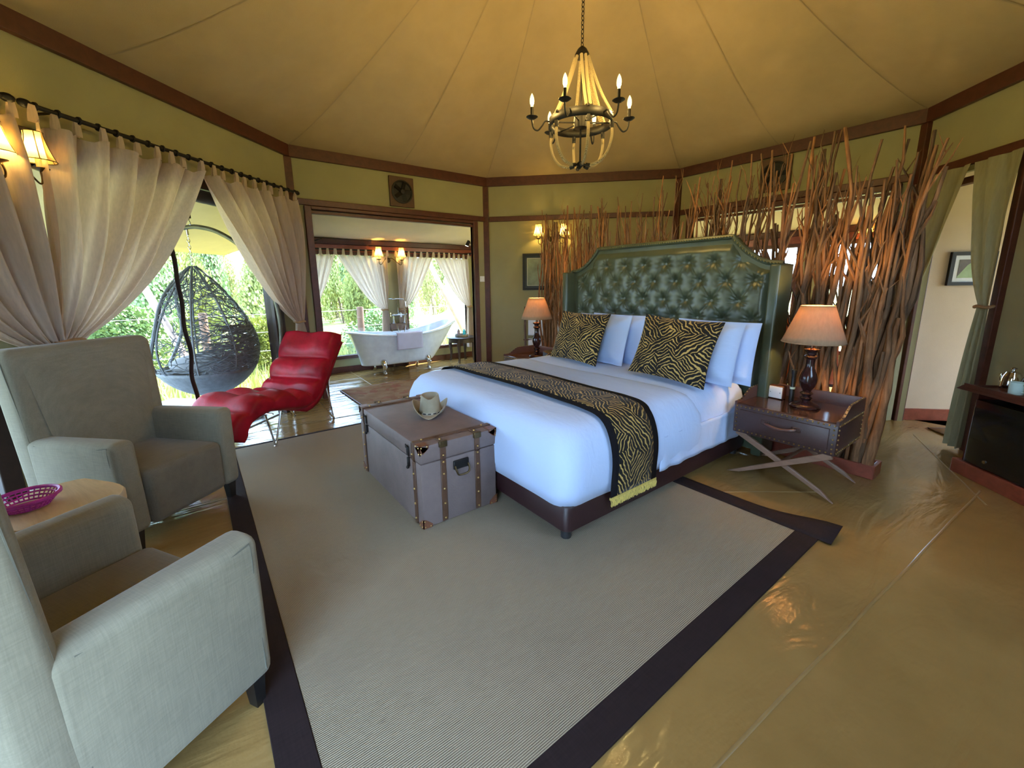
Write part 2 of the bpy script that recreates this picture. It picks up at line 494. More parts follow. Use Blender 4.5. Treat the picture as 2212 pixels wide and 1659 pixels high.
# ---- the two nooks with windows (bath nook, nook behind the bed screen)
def nook(w, x0, x1, depth, wins, pier, zsill, ztop, nm):
    o = MB().box(x0, x0 + 0.05, 0.05, depth, 0, 2.75).build('wall_%s_nook_left' % nm, canvas_wall, smooth=False); struct(on_wall(o, w))
    o = MB().box(x1 - 0.05, x1, 0.05, depth, 0, 2.75).build('wall_%s_nook_right' % nm, canvas_wall, smooth=False); struct(on_wall(o, w))
    holes = [(a - x0, b - x0, zsill, ztop) for a, b in wins]
    o = wall_mesh(x1 - x0, 2.4, holes).build('wall_%s_nook_back' % nm, canvas_wall, smooth=False); struct(on_wall(o, w, x0, depth))
    mb = MB()
    mb.grid(lambda u, v: (lerp(x0 - 0.1, x1 + 0.1, u), lerp(0.04, depth + 0.5, v), lerp(2.72, 2.16, v) - 0.07 * sin(pi * min(1, v * 1.25)) + 0.02 * nz(u * 6, v * 3)), 20, 8)
    o = mb.build('ceiling_%s_nook' % nm, canvas_pale, solid=0.01); struct(on_wall(o, w))
    trim(w, [(x0, x1, depth - 0.06, depth - 0.001, 2.19, 2.275)])
    trim(w, [(x0, x1, depth - 0.03, depth - 0.001, 0.0, 0.105)])
    trim(w, [(x0 + 0.05, x1 - 0.05, depth - 0.025, depth - 0.002, ztop + 0.052, 2.188)], cherry)
    for a, b in wins:
        TN[0] += 1
        mb = MB().box(a - 0.05, a, depth - 0.03, depth + 0.06, zsill - 0.06, ztop + 0.05).box(b, b + 0.05, depth - 0.03, depth + 0.06, zsill - 0.06, ztop + 0.05)
        mb.box(a, b, depth - 0.03, depth + 0.06, zsill - 0.06, zsill).box(a, b, depth - 0.03, depth + 0.06, ztop, ztop + 0.05)
        o = mb.build('window_%d' % TN[0], red_wood, smooth=False); struct(on_wall(o, w))
        MB().box(a, b, depth + 0.015, depth + 0.02, zsill, ztop).build('pane', pane_mat, o, smooth=False)
pane_mat = M_pane('window_glass', (0.96, 0.98, 1.0), 0.05)
nook('bath', -0.10, 3.62, 1.65, [(0.40, 1.66), (2.13, 3.42)], None, 0.30, 2.02, 'bath')
nook('back', -0.60, 3.00, 1.65, [(-0.30, 1.1), (1.5, 2.8)], None, 0.45, 2.02, 'back')
# ---- passage behind the right-hand doorway
pw = MB().box(0.14, 0.19, 0.05, 2.5, 0, 2.62).build('wall_passage_left', canvas_pale, smooth=False); struct(on_wall(pw, 'right'))
o = MB().box(0.19, 0.205, 0.06, 2.5, 0, 0.13).build('baseboard_passage', cherry, smooth=False, bevel=0.004); struct(on_wall(o, 'right'))
o = MB().box(2.0, 2.05, 0.05, 2.5, 0, 2.62).build('wall_passage_right', canvas_pale, smooth=False); struct(on_wall(o, 'right'))
o = MB().box(0.1, 2.1, 0.05, 2.55, 2.6, 2.63).build('ceiling_passage', canvas_pale, smooth=False); struct(on_wall(o, 'right'))
o = wall_mesh(1.86, 2.62, [(0.35, 1.6, 0.5, 2.1)]).build('wall_passage_end_added', canvas_pale, smooth=False); struct(on_wall(o, 'right', 0.19, 2.5))  # unseen end wall added to dim the passage, its opening sized for light
# ---- veranda: deck and canopy outside the left-hand wall
t = MT('deck_tile'); v = t.coord('Object')
t.base(t.ramp(t.noise(v, 3, 3), [(0.3, (0.42, 0.44, 0.46)), (0.7, (0.52, 0.54, 0.56))])); t.set(rough=0.35); deck_mat = t.m
deck = MB()
deck.box(-1.8, 3.0, 0.05, 2.05, -0.12, -0.03)
deck = struct(deck.build('floor_veranda', M_plain('grout', (0.2, 0.2, 0.2), 0.8), smooth=False)); on_wall(deck, 'left')
proto = None
for i in range(12):
    for j in range(5):
        if proto is None: tile = proto = MB().box(0, 0.394, 0, 0.394, -0.03, 0.0).build('tile', deck_mat, deck, smooth=False)
        else: tile = piece(proto, deck)
        tile.location = (-1.8 + i * 0.4, 0.055 + j * 0.4, 0)
mb = MB()
mb.grid(lambda u, v: (lerp(-2.2, 4.6, u), lerp(0.04, 2.35, v), lerp(2.98, 2.03, v) - 0.10 * sin(pi * v) + 0.03 * sin(u * 30) * v * (1 - v)), 40, 12)
canopy = mb.build('ceiling_veranda', M_noise('canopy_canvas', (0.60, 0.48, 0.28), 0.06, 3, 0.85, 0.1, 80, spec=0.1), solid=0.008); struct(on_wall(canopy, 'left'))
# ------------------------------------------------------------------ rugs
t = MT('sisal_weave'); v = t.coord('Object')
rib = t.wave(v, 44.0, 0.35, 2, 3.0, d='Y')            # ribs run along the bed
slub = t.noise(t.coord('Object', (10, 90, 1)), 1.0, 3); patch = t.noise(v, 1.4, 4)
c1 = t.ramp(rib, [(0.12, (0.05, 0.042, 0.034)), (0.62, (0.47, 0.40, 0.29))])
c2 = t.mix(t.math('MULTIPLY', slub, 0.55), c1, (0.27, 0.215, 0.15))
t.base(t.mix(t.ramp(patch, [(0.35, (0, 0, 0)), (0.75, (0.35,) * 3)]), c2, (0.36, 0.29, 0.20)))
t.set(rough=0.9, spec=0.15); t.bump(rib, 0.5, 0.004); sisal = t.m
band = M_weave('rug_binding', (0.020, 0.012, 0.013), 150, 0.3, 0.8, sheen=0.0)
rug = thing('sisal_rug', 'large ribbed beige sisal rug with a wide black border under the bed', 'rug', (-2.62, 1.41, 0))
def rug_part(nm, x0, x1, y0, y1, z1, mat):
    mb = MB(); mb.box(x0, x1, y0, y1, 0.0, z1); return mb.build(nm, mat, rug, smooth=False, bevel=0.003)
# sisal object is turned so that its ribs lie along world Y
o = MB().box(-1.305, 1.305, -1.81, 1.915, 0, 0.010).build('mat', sisal, rug, smooth=False); o.rotation_euler = (0, 0, pi / 2)
# long axis along x: rug spans world x -4.55..-0.81, y 0.18..2.72
o.location = (-0.0, 0.035, 0)
rug_part('border', 1.805, 1.925, -1.39, 1.44, 0.012, band); rug_part('border', -1.955, -1.918, -1.27, 1.34, 0.012, band)
rug_part('border', -1.918, 1.805, -1.39, -1.272, 0.012, band)
# far border with the corner that curls up
mb = MB()
def fn(u, v):
    x = lerp(-1.918, 1.99, u); y = lerp(1.342, 1.475, v)
    k = sstep(1.45, 1.99, x); return (x, y + 0.05 * k * v, 0.012 + 0.045 * k * k * v)
mb.grid(fn, 50, 4); mb.build('border', band, rug, solid=0.004)

t = MT('red_carpet'); v = t.coord('Object')
vor = t.voronoi(v, 9.0, 'F1', 'Color'); sp = t.n.new('ShaderNodeSeparateColor'); t.l.new(vor, sp.inputs[0])
c = t.ramp(sp.outputs[0], [(0.2, (0.30, 0.20, 0.12)), (0.45, (0.22, 0.07, 0.045)), (0.6, (0.34, 0.25, 0.17)), (0.85, (0.28, 0.05, 0.05)), (0.95, (0.15, 0.09, 0.05))], 'CONSTANT')
t.base(t.mix(0.62, c, t.ramp(t.noise(v, 5, 4), [(0.35, (0.27, 0.16, 0.10)), (0.65, (0.38, 0.27, 0.17))]))); t.set(rough=0.9, spec=0.1); t.bump(t.noise(v, 200, 2), 0.3, 0.003); carpet = t.m
o = MB().grid(lambda u, v: (lerp(-0.55, 0.55, u), lerp(-0.85, 0.85, v), 0.012 + 0.004 * nz(u * 4, v * 5)), 12, 18).build('patterned_carpet', carpet, solid=0.008)
tag(at(o, (-5.72, 2.42, 0), 0.0), 'small faded red patterned carpet on the floor before the bathtub', 'carpet')
MB().box(-0.52, 0.52, -0.87, -0.852, 0.004, 0.014).build('fringe', M_noise('carpet_edge', (0.12, 0.05, 0.03), 0.3, 20), o, smooth=False)
o = MB().grid(lambda u, v: (lerp(-0.35, 0.35, u), lerp(-0.6, 0.6, v), 0.012), 6, 10).build('passage_mat', carpet, solid=0.01)
tag(on_wall(o, 'right', 0.86, 0.72), 'reddish mat on the floor of the passage behind the doorway', 'mat')
MB().box(-0.37, -0.352, -0.6, 0.6, 0.003, 0.016).build('edging', dark_wood, o, smooth=False)

# ------------------------------------------------------------------ bed
maroon = M_noise('maroon_leather', (0.030, 0.011, 0.012), 0.2, 12, 0.42, 0.15, 180)
green = MT('green_leather'); v = green.coord('Object')
green.base(green.ramp(green.noise(v, 5, 3), [(0.3, (0.044, 0.058, 0.034)), (0.7, (0.066, 0.083, 0.050))]))
green.set(rough=0.33, spec=0.55); green.bump(green.noise(v, 160, 3), 0.10, 0.002); green = green.m
linen_white = MT('sky_tinted_linen'); v = linen_white.coord('Object')
linen_white.base((0.54, 0.675, 0.96)); linen_white.set(rough=0.75, spec=0.2, sheen=0.1)  # white cloth; the blue cast of skylight is put into its base colour
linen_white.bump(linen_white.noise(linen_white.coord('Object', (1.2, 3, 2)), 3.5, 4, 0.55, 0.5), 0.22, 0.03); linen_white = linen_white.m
BX = -2.64; ZB = 0.012
bed = thing('bed', 'king-size bed with dark maroon leather base and tall green tufted headboard', 'bed', (BX, 2.63, ZB))
HW = 1.08
def rrect(x0, x1, y0, y1, r, n=6):
    out = []
    for cx_, cy_, a0 in ((x1 - r, y1 - r, 0), (x0 + r, y1 - r, pi / 2), (x0 + r, y0 + r, pi), (x1 - r, y0 + r, 1.5 * pi)):
        for i in range(n + 1):
            a = a0 + pi / 2 * i / n; out.append((cx_ + r * cos(a), cy_ + r * sin(a)))
    return out
def dense(poly, step):
    out = []
    for i in range(len(poly)):
        a = Vector(poly[i]); b = Vector(poly[(i + 1) % len(poly)]); k = max(1, int((b - a).length / step))
        for j in range(k): out.append(a.lerp(b, j / k))
    return out
def shell(x0, x1, y0, y1, rings, r0, step=0.05, wob=None, n=6):
    """stack of inset rounded rectangles; the last ring is closed by a fan"""
    base = dense([Vector(p) for p in rrect(x0, x1, y0, y1, r0, n)], step)
    cxm, cym = (x0 + x1) / 2, (y0 + y1) / 2; hx, hy = (x1 - x0) / 2, (y1 - y0) / 2
    mb = MB(); N = len(base)
    for k, (ins, z) in enumerate(rings):
        sx = max(0.002, (hx - ins) / hx) ; sy = max(0.002, (hy - ins) / hy)
        for i, p in enumerate(base):
            q = Vector((cxm + (p.x - cxm) * sx, cym + (p.y - cym) * sy, z))
            if wob: q = wob(q, k, i / N)
            mb.v.append(tuple(q))
    for k in range(len(rings) - 1):
        for i in range(N):
            j = (i + 1) % N; mb.f.append((k * N + i, k * N + j, (k + 1) * N + j, (k + 1) * N + i))
    o = (len(rings) - 1) * N; mb.f.append(tuple(o + i for i in range(N)))
    return mb
shell(-HW, HW, -1.08, 1.09, [(0.01, 0.062), (0, 0.072), (0, 0.205), (0.01, 0.222), (0.04, 0.226)], 0.05, 0.2).build('base', maroon, bed)
for lx in (-1.015, 1.015):
    for ly in (-1.02, 1.02):
        MB().lathe([(0.028, 0), (0.032, 0.004), (0.032, 0.075)], 16, (lx, ly, 0)).build('leg', M_plain('leg_black', (0.02, 0.02, 0.022), 0.5) if lx < 0 and ly < 0 else bpy.data.materials['leg_black'], bed)
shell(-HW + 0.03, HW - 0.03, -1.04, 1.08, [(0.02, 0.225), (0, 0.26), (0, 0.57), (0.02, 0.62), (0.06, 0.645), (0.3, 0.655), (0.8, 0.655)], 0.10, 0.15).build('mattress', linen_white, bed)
# headboard: padded panel with pulled-in buttons
hb = MB()
ROWS = [(1.675, 8), (1.51, 9), (1.335, 8), (1.175, 9), (1.005, 8), (0.84, 9), (0.67, 8)]
PIT = 0.2415
BUT = [((k - (n - 1) / 2) * PIT, z) for z, n in ROWS for k in range(n)]
SEG = []
for (x, z) in BUT:
    for (x2, z2) in BUT:
        if 0.1 < z - z2 < 0.2 and abs(abs(x - x2) - PIT / 2) < 0.03: SEG.append((x, z, x2, z2))
def hb_top(x):
    a = abs(x)
    if a < 0.745: return 1.88
    if a < 0.79: return 1.88 - 0.05 * sstep(0.745, 0.79, a)
    t_ = (a - 0.79) / (1.12 - 0.79); return 1.83 - 0.185 * (1 - (1 - min(1, t_)) ** 1.9)
def hb_depth(x, z):
    e = min(1.115 - abs(x), hb_top(x) - 0.03 - z)
    h = 0.050 * sstep(0, 0.10, e)
    pit = 0.0; pl = 0.0
    for bx, bz in BUT:
        dx = x - bx; dz = z - bz
        if abs(dx) < 0.2 and abs(dz) < 0.2:
            d = sqrt(dx * dx + dz * dz)
            pit = max(pit, 0.052 * math.exp(-(d / 0.036) ** 1.05))
            if d > 1e-4: pl += 0.0045 * sin(12 * math.atan2(dz, dx) + bx * 7) * math.exp(-((d - 0.045) / 0.035) ** 2)
    cr = 0.0
    for x1, z1, x2, z2 in SEG:
        if min(x1, x2) - 0.05 < x < max(x1, x2) + 0.05 and z2 - 0.05 < z < z1 + 0.05:
            ux, uz = x2 - x1, z2 - z1; L2 = ux * ux + uz * uz
            t_ = max(0, min(1, ((x - x1) * ux + (z - z1) * uz) / L2))
            d = sqrt((x - x1 - ux * t_) ** 2 + (z - z1 - uz * t_) ** 2)
            cr = max(cr, 0.015 * math.exp(-(d / 0.009) ** 1.1))
    return h + pl - max(pit, cr)
HBY = 3.76 - 2.63
def fn(u, v):
    x = lerp(-1.12, 1.12, u); z = lerp(0.40, hb_top(x) - 0.012, v)
    return (x, HBY - hb_depth(x, z), z - ZB)
hb.grid(fn, 250, 165)
headboard = hb.build('headboard', green, bed, angle=80); headboard.location = (0.06, 0, 0)
# back body with the shaped outline
out = [(-1.19, 0.06), (1.19, 0.06), (1.19, 1.63)] + [(x / 50, hb_top(x / 50)) for x in range(56, -57, -1)] + [(-1.19, 1.63)]
MB().prism([(x, z - ZB) for x, z in out], HBY - 0.012, HBY + 0.10).build('back_panel', green, headboard, smooth=False)
edge = [(1.16, HBY - 0.015, 1.635 - ZB)] + [(x / 40, HBY - 0.015, hb_top(x / 40) - 0.004 - ZB) for x in range(45, -46, -1)] + [(-1.16, HBY - 0.015, 1.635 - ZB)]
MB().tube(edge, 0.022, 8).build('piping', green, headboard)
nl = MB()
acc = 0
for i in range(len(edge) - 1):
    a, b = Vector(edge[i]), Vector(edge[i + 1])
    acc += (b - a).length
    if acc > 0.021: nl.ball(b + Vector((0, -0.022, 0)), 0.0075, 6, 4); acc = 0
stuff(nl.build('nail_trim', M_plain('nail_brass_dark', (0.22, 0.19, 0.09), 0.35, 0.9), headboard))
for s in (-1, 1):
    mb = MB(); x0, x1 = (1.115, 1.195) if s > 0 else (-1.195, -1.115)
    mb.rbox(x0, x1, HBY - 0.15, HBY + 0.10, 0.06 - ZB, 1.63 - ZB, 0.018, 3); mb.build('wing', green, headboard)
bproto = None
for bx, bz in BUT:
    if bproto is None: bproto = b = MB().ball((0, 0, 0), 0.014, 10, 6, (1, 0.5, 1)).build('button', green, headboard)
    else: b = piece(bproto, headboard)
    b.location = (bx, HBY - hb_depth(bx, bz) - 0.004, bz - ZB)

# duvet (covers the foot two thirds), folded sheet, runner
def wob(q, k, s):
    if k <= 1: q.z += 0.012 * nz(s * 22, 3.1)
    q.x += 0.008 * nz(q.y * 3, q.z * 4, 1.0) ; q.y += 0.008 * nz(q.x * 3, q.z * 4, 5.0)
    if k > 5: q.z += 0.012 * nz(q.x * 1.5, q.y * 2.0, 2.0)
    return q
RG = [(0.02, 0.225), (0.0, 0.23), (-0.022, 0.31), (-0.026, 0.42), (-0.012, 0.52), (0.022, 0.61), (0.065, 0.665), (0.12, 0.692), (0.2, 0.703), (0.33, 0.71), (0.5, 0.714), (0.66, 0.715)]
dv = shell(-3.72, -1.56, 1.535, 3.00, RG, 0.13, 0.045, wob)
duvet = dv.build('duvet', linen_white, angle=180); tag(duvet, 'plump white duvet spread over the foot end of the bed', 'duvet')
def wob2(q, k, s):
    q.z += 0.010 * nz(q.x * 2, q.y * 2.5, 7.0); return q
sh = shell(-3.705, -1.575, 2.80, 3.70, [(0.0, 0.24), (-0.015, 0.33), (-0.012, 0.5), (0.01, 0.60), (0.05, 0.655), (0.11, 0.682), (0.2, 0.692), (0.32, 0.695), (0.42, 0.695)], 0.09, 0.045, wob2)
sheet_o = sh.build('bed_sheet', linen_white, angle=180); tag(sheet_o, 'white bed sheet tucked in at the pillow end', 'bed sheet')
# side hem of the sheet: pressed pleats hanging on the near side
mb = MB()
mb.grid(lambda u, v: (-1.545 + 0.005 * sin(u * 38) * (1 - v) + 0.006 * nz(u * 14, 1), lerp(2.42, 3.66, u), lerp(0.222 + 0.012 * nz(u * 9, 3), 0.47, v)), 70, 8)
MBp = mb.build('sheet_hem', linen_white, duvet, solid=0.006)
black_cloth = M_weave('black_cloth', (0.007, 0.006, 0.008), 200, 0.3, 0.9, sheen=0.0)
zebra_uv = M_zebra('zebra_print_runner', 'UV', (1, 1, 1), 12.0)
runner = thing('bed_runner', 'black bed runner with gold tiger stripes and yellow fringe laid across the duvet', 'bed runner', (0, 0, 0))
XR, XL = -1.56, -3.72
prof = [(0.030, 0.195), (0.034, 0.31), (0.038, 0.42), (0.026, 0.52), (-0.008, 0.617), (-0.054, 0.677), (-0.112, 0.706), (-0.20, 0.718), (-0.33, 0.727), (-0.66, 0.732)]
path = [Vector((XR + dx, 0, z)) for dx, z in prof] + [Vector((-2.58, 0, 0.733))] + [Vector((XL - dx, 0, z)) for dx, z in reversed(prof[2:])]
path = spline(path, 4)
cum = [0.0]
for i in range(1, len(path)): cum.append(cum[-1] + (path[i] - path[i - 1]).length)
def rstrip(y0, y1, lift, i0, i1, nm, mat, parent):
    mb = MB(); n_ = i1 - i0; W_ = 6
    nor = []
    for i in range(len(path)):
        t_ = (path[min(i + 1, len(path) - 1)] - path[max(i - 1, 0)]).normalized(); nor.append(Vector((t_.z, 0, -t_.x)) * 1.0)
    def f(u, v):
        i = i0 + round(v * n_); p = path[i] + nor[i] * lift
        y = lerp(y0, y1, u) + 0.012 * nz(cum[i] * 1.5, 4.0)
        z = p.z + (0.012 * nz(p.x * 1.5, y * 2.0, 2.0) if p.z > 0.68 else 0)
        return (p.x, y, z)
    mb.grid(f, W_, n_, uv=lambda u, v: (cum[i0 + round(v * n_)], lerp(y0, y1, u)))
    return mb.build(nm, mat, parent, solid=0.004)
nP = len(path) - 1
rstrip(1.885, 2.345, 0.006, 0, nP, 'cloth', black_cloth, runner)
rstrip(1.945, 2.285, 0.010, 1, nP - 1, 'printed_panel', zebra_uv, runner)
fr = MB(); rr = random.Random(3)
for i in range(110):
    y = 1.885 + 0.46 * i / 109; l = 0.045 + 0.015 * rr.random(); x = XR + 0.038
    fr.tube([(x - 0.004, y, 0.208), (x + 0.006 + 0.004 * rr.random(), y + rr.uniform(-.004, .004), 0.185), (x + 0.004, y + rr.uniform(-.006, .006), 0.208 - l)], 0.0028, 4)
fr.box(XR + 0.031, XR + 0.042, 1.882, 2.348, 0.198, 0.212)
stuff(fr.build('fringe', M_noise('gold_fringe', (0.62, 0.47, 0.12), 0.25, 40, 0.7, 0), runner))

# ------------------------------------------------------------------ pillows
def pillow_mesh(a, b, T, flange=0.0, seed=1, pinch=0.07):
    mb = MB()
    for sgn in (1, -1):
        def f(u, v, sgn=sgn):
            U = 2 * u - 1; V = 2 * v - 1
            px = 1 - pinch * (1 - U * U) * V ** 4 * 0; 
            x = a * U * (1 - pinch * (1 - abs(U)) * 0) * (1 - pinch * (1 - V * V)) if True else 0
            x = a * U * (1 - pinch * (1 - V * V) * abs(U) ** 2); y = b * V * (1 - pinch * (1 - U * U) * abs(V) ** 2)
            k = max(0.0, 1 - max(abs(U), abs(V)) ** 2.6) if not flange else max(0.0, 1 - (max(abs(U), abs(V)) / (1 - flange)) ** 2.6)
            h = T * (max(0, (1 - abs(U) ** 2.4)) * max(0, (1 - abs(V) ** 2.4))) ** 0.55 if not flange else T * k ** 0.6
            h += 0.006 * nz(U * 2.2 + seed, V * 2.2) * (1 if h > 0.01 else 0.3)
            return (x, y, sgn * max(h, 0.003))
        mb.grid(f, 26, 22)
    return mb
zebra_o = M_zebra('zebra_print', 'Object', (1, 1, 1), 12.0)
def put_pillow(o, c, tilt, turn=0.0, roll=0.0):
    o.matrix_world = Matrix.Translation(c) @ Matrix.Rotation(turn, 4, 'Z') @ Matrix.Rotation(radians(90) - tilt, 4, 'X') @ Matrix.Rotation(roll, 4, 'Z')
o = pillow_mesh(0.37, 0.265, 0.075, 0, 1).build('cushion', zebra_o, angle=180)
put_pillow(o, (-1.93, 3.10, 0.965), radians(20), radians(-4), radians(-2)); tag(o, 'tiger-striped black and gold cushion in front of the near white pillows, beside the right nightstand', 'cushion', 'striped cushions on the bed')
o = pillow_mesh(0.37, 0.265, 0.075, 0, 5).build('cushion', zebra_o, angle=180)
put_pillow(o, (-3.06, 3.17, 0.955), radians(20), radians(-6), radians(0)); tag(o, 'tiger-striped black and gold cushion at the far side of the bed', 'cushion', 'striped cushions on the bed')
def wp(c, tilt, turn, label, seed):
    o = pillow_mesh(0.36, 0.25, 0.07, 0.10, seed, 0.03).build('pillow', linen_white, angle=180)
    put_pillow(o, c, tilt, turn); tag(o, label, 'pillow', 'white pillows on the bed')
wp((-1.85, 3.315, 0.94), radians(15), radians(-3), 'front white pillow of the near pair, directly behind the right striped cushion', 2)
wp((-1.79, 3.47, 0.935), radians(10), radians(-2), 'rear white pillow of the near pair, leaning on the headboard by the right nightstand', 3)
wp((-2.92, 3.345, 0.94), radians(15), radians(-3), 'front white pillow of the far pair, directly behind the left striped cushion', 4)
wp((-2.84, 3.50, 0.935), radians(10), radians(-2), 'rear white pillow of the far pair, leaning on the headboard beyond', 6)
# ------------------------------------------------------------------ nightstands and lamps
brown_leather = M_noise('brown_leather', (0.062, 0.032, 0.030), 0.22, 9, 0.38, 0.2, 120)
top_leather = M_noise('polished_leather', (0.050, 0.024, 0.020), 0.2, 9, 0.16, 0.05, 60)
leg_wood = M_wood('walnut_slat', (0.26, 0.155, 0.105), 0.25, 2.5, 0.35, (2, 8, 8))
def studs_line(mb, a, b, step=0.03, r=0.0065):
    a, b = Vector(a), Vector(b); n_ = max(1, int((b - a).length / step))
    for i in range(n_ + 1): mb.ball(a.lerp(b, i / n_), r, 6, 4)
def nightstand(loc, label):
    T = thing('nightstand', label, 'nightstand', loc, 0, 'leather trunk-style nightstands')
    w, d, z0, z1 = 0.335, 0.275, 0.345, 0.568
    MB().rbox(-w, w, -d, d, z0, z1, 0.008, 2).build('case', brown_leather, T)
    MB().rbox(-w + 0.012, w - 0.012, -d + 0.012, d - 0.012, z1 - 0.002, z1 + 0.006, 0.003, 1).build('tray_top', top_leather, T)
    # gallery: back and two scrolled sides
    MB().rbox(-w, w, d - 0.016, d, z1 - 0.01, 0.662, 0.005, 2).build('gallery', brown_leather, T)
    for s in (-1, 1):
        pr_ = [(-d, z1 - 0.01)] + [(lerp(-d, d, k / 16), lerp(0.590, 0.662, sstep(0.12, 0.45, k / 16))) for k in range(17)] + [(d, z1 - 0.01)]
        M_ = Matrix.Rotation(radians(90), 4, 'Z')
        x0 = s * w; mb = MB()
        k = len(pr_); xa, xb = (x0 - 0.016, x0) if s > 0 else (x0, x0 + 0.016)
        mb.add([(xa, y, z) for y, z in pr_] + [(xb, y, z) for y, z in pr_], [tuple(range(k)), tuple(range(2 * k - 1, k - 1, -1))] + [(i, i + k, (i + 1) % k + k, (i + 1) % k) for i in range(k)])
        g = mb.build('gallery', brown_leather, T, smooth=False)
        st = MB()
        for q in range(1, 16, 1):
            y, z = pr_[q + 1]; st.ball((x0 - s * 0.008, y, z + 0.002), 0.006, 6, 4)
        stuff(st.build('studs', brass, g))
    dr = MB().rbox(-w + 0.045, w - 0.045, -d - 0.012, -d + 0.02, z0 + 0.04, z1 - 0.035, 0.005, 2).build('drawer', brown_leather, T)
    MB().tube(spline([(-0.10, -d - 0.012, 0.475), (-0.085, -d - 0.035, 0.470), (0, -d - 0.042, 0.455), (0.085, -d - 0.035, 0.470), (0.10, -d - 0.012, 0.475)], 5), [0.006, 0.007, 0.008, 0.009, 0.010, 0.011, 0.012, 0.012, 0.012, 0.013, 0.013, 0.013, 0.012, 0.012, 0.012, 0.011, 0.010, 0.009, 0.008, 0.007, 0.006], 8).build('handle', M_noise('handle_leather', (0.10, 0.045, 0.04), 0.2, 10, 0.35), dr)
    for s in (-1, 1):
        MB().rbox(s * 0.10 - 0.03, s * 0.10 + 0.03, -d - 0.02, -d - 0.008, 0.458, 0.492, 0.004, 1).ball((s * 0.085, -d - 0.022, 0.483), 0.006, 6, 4).ball((s * 0.085, -d - 0.022, 0.466), 0.006, 6, 4).build('handle_tab', brown_leather, dr)
    st = MB()
    for zz in (z0 + 0.02, z1 - 0.012): studs_line(st, (-w + 0.02, -d - 0.001, zz), (w - 0.02, -d - 0.001, zz)); studs_line(st, (w + 0.001, -d + 0.02, zz), (w + 0.001, d - 0.02, zz)); studs_line(st, (-w - 0.001, -d + 0.02, zz), (-w - 0.001, d - 0.02, zz))
    for xx in (-w + 0.022, w - 0.022): studs_line(st, (xx, -d - 0.001, z0 + 0.05), (xx, -d - 0.001, z1 - 0.04))
    for yy in (-d + 0.02, d - 0.02): studs_line(st, (w + 0.001, yy, z0 + 0.05), (w + 0.001, yy, z1 - 0.04))
    stuff(st.build('studs', brass, T))
    for yc in (-d + 0.03, d - 0.03):
        for s in (-1, 1):
            yo = yc + s * 0.014
            a = Vector((-s * (w - 0.02), yo, z0)); b = Vector((s * (w + 0.02), yo, 0.0))
            dv_ = (b - a).normalized(); nrm = Vector((-dv_.z, 0, dv_.x)) * 0.024
            pts = [a + nrm, a - nrm, b - nrm - dv_ * 0.10, b, b + nrm - dv_ * 0.02]
            pts = [a + nrm, a - nrm, b - nrm, b + nrm]
            pts[2] = Vector((b.x - s * 0.0, yo, 0.0)); pts[3] = b + nrm - dv_ * 0.10
            if pts[3].z < pts[2].z: pts[3].z = 0.03
            mb = MB(); mb.add([p + Vector((0, -0.011, 0)) for p in pts] + [p + Vector((0, 0.011, 0)) for p in pts], [(0, 1, 2, 3), (7, 6, 5, 4), (0, 4, 5, 1), (1, 5, 6, 2), (2, 6, 7, 3), (3, 7, 4, 0)])
            mb.build('leg', leg_wood, T, smooth=False, bevel=0.003)
    MB().tube([(0, -d + 0.03, z0 / 2), (0, d - 0.03, z0 / 2)], 0.012, 8).build('stretcher', leg_wood, T)
    return T
nightstand((-1.14, 3.555, 0), 'brown studded leather nightstand on crossed legs, right of the bed before the stick screen')
nightstand((-4.14, 3.50, 0), 'brown studded leather nightstand mostly hidden behind the far side of the bed')
shade_mat = M_sheer('lamp_shade_cloth', (0.44, 0.29, 0.18), 0.28)
turned = M_noise('turned_mahogany', (0.030, 0.010, 0.010), 0.3, 8, 0.18, 0.03, 40)
bulb_glow = M_emit('bulb_glow', (1.0, 0.58, 0.18), 130)
def table_lamp(loc, label):
    T = thing('table_lamp', label, 'lamp', loc, 0, 'bedside table lamps')
    pf = [(0.098, 0), (0.10, 0.008), (0.092, 0.02), (0.07, 0.03), (0.045, 0.038), (0.030, 0.052), (0.034, 0.062), (0.042, 0.07), (0.034, 0.078), (0.026, 0.085), (0.036, 0.096), (0.044, 0.104), (0.036, 0.113), (0.027, 0.12), (0.030, 0.13), (0.046, 0.155), (0.056, 0.19), (0.058, 0.215), (0.050, 0.25), (0.038, 0.275), (0.036, 0.285), (0.031, 0.292), (0.028, 0.33), (0.029, 0.36), (0.040, 0.37), (0.044, 0.38), (0.036, 0.39), (0.028, 0.395), (0.03, 0.41), (0.048, 0.425), (0.052, 0.435), (0.024, 0.44), (0.014, 0.445), (0.012, 0.53)]
    MB().lathe(pf, 24).build('base', turned, T)
    mb = MB(); n_ = 36
    mb.grid(lambda u, v: (lerp(0.197, 0.102, v) * cos(2 * pi * u), lerp(0.197, 0.102, v) * sin(2 * pi * u), lerp(0.487, 0.748, v)), n_, 6, True)
    sh_ = mb.build('shade', shade_mat, T, solid=0.003)
    for r_, z_ in ((0.198, 0.488), (0.103, 0.747)):
        MB().tube([(r_ * cos(2 * pi * k / 36), r_ * sin(2 * pi * k / 36), z_) for k in range(36)], 0.0035, 6, closed=True).build('rim', M_plain('shade_trim', (0.30, 0.19, 0.11), 0.8) if 'shade_trim' not in bpy.data.materials else bpy.data.materials['shade_trim'], sh_)
    MB().ball((0, 0, 0.69), 0.026, 12, 8, (1, 1, 1.3)).build('bulb', bulb_glow, T)
    return T
table_lamp((-1.10, 3.57, 0.575), 'turned dark wood table lamp with wide tan shade, on the right nightstand')
table_lamp((-4.12, 3.50, 0.575), 'turned dark wood table lamp with tan shade beyond the far side of the bed')
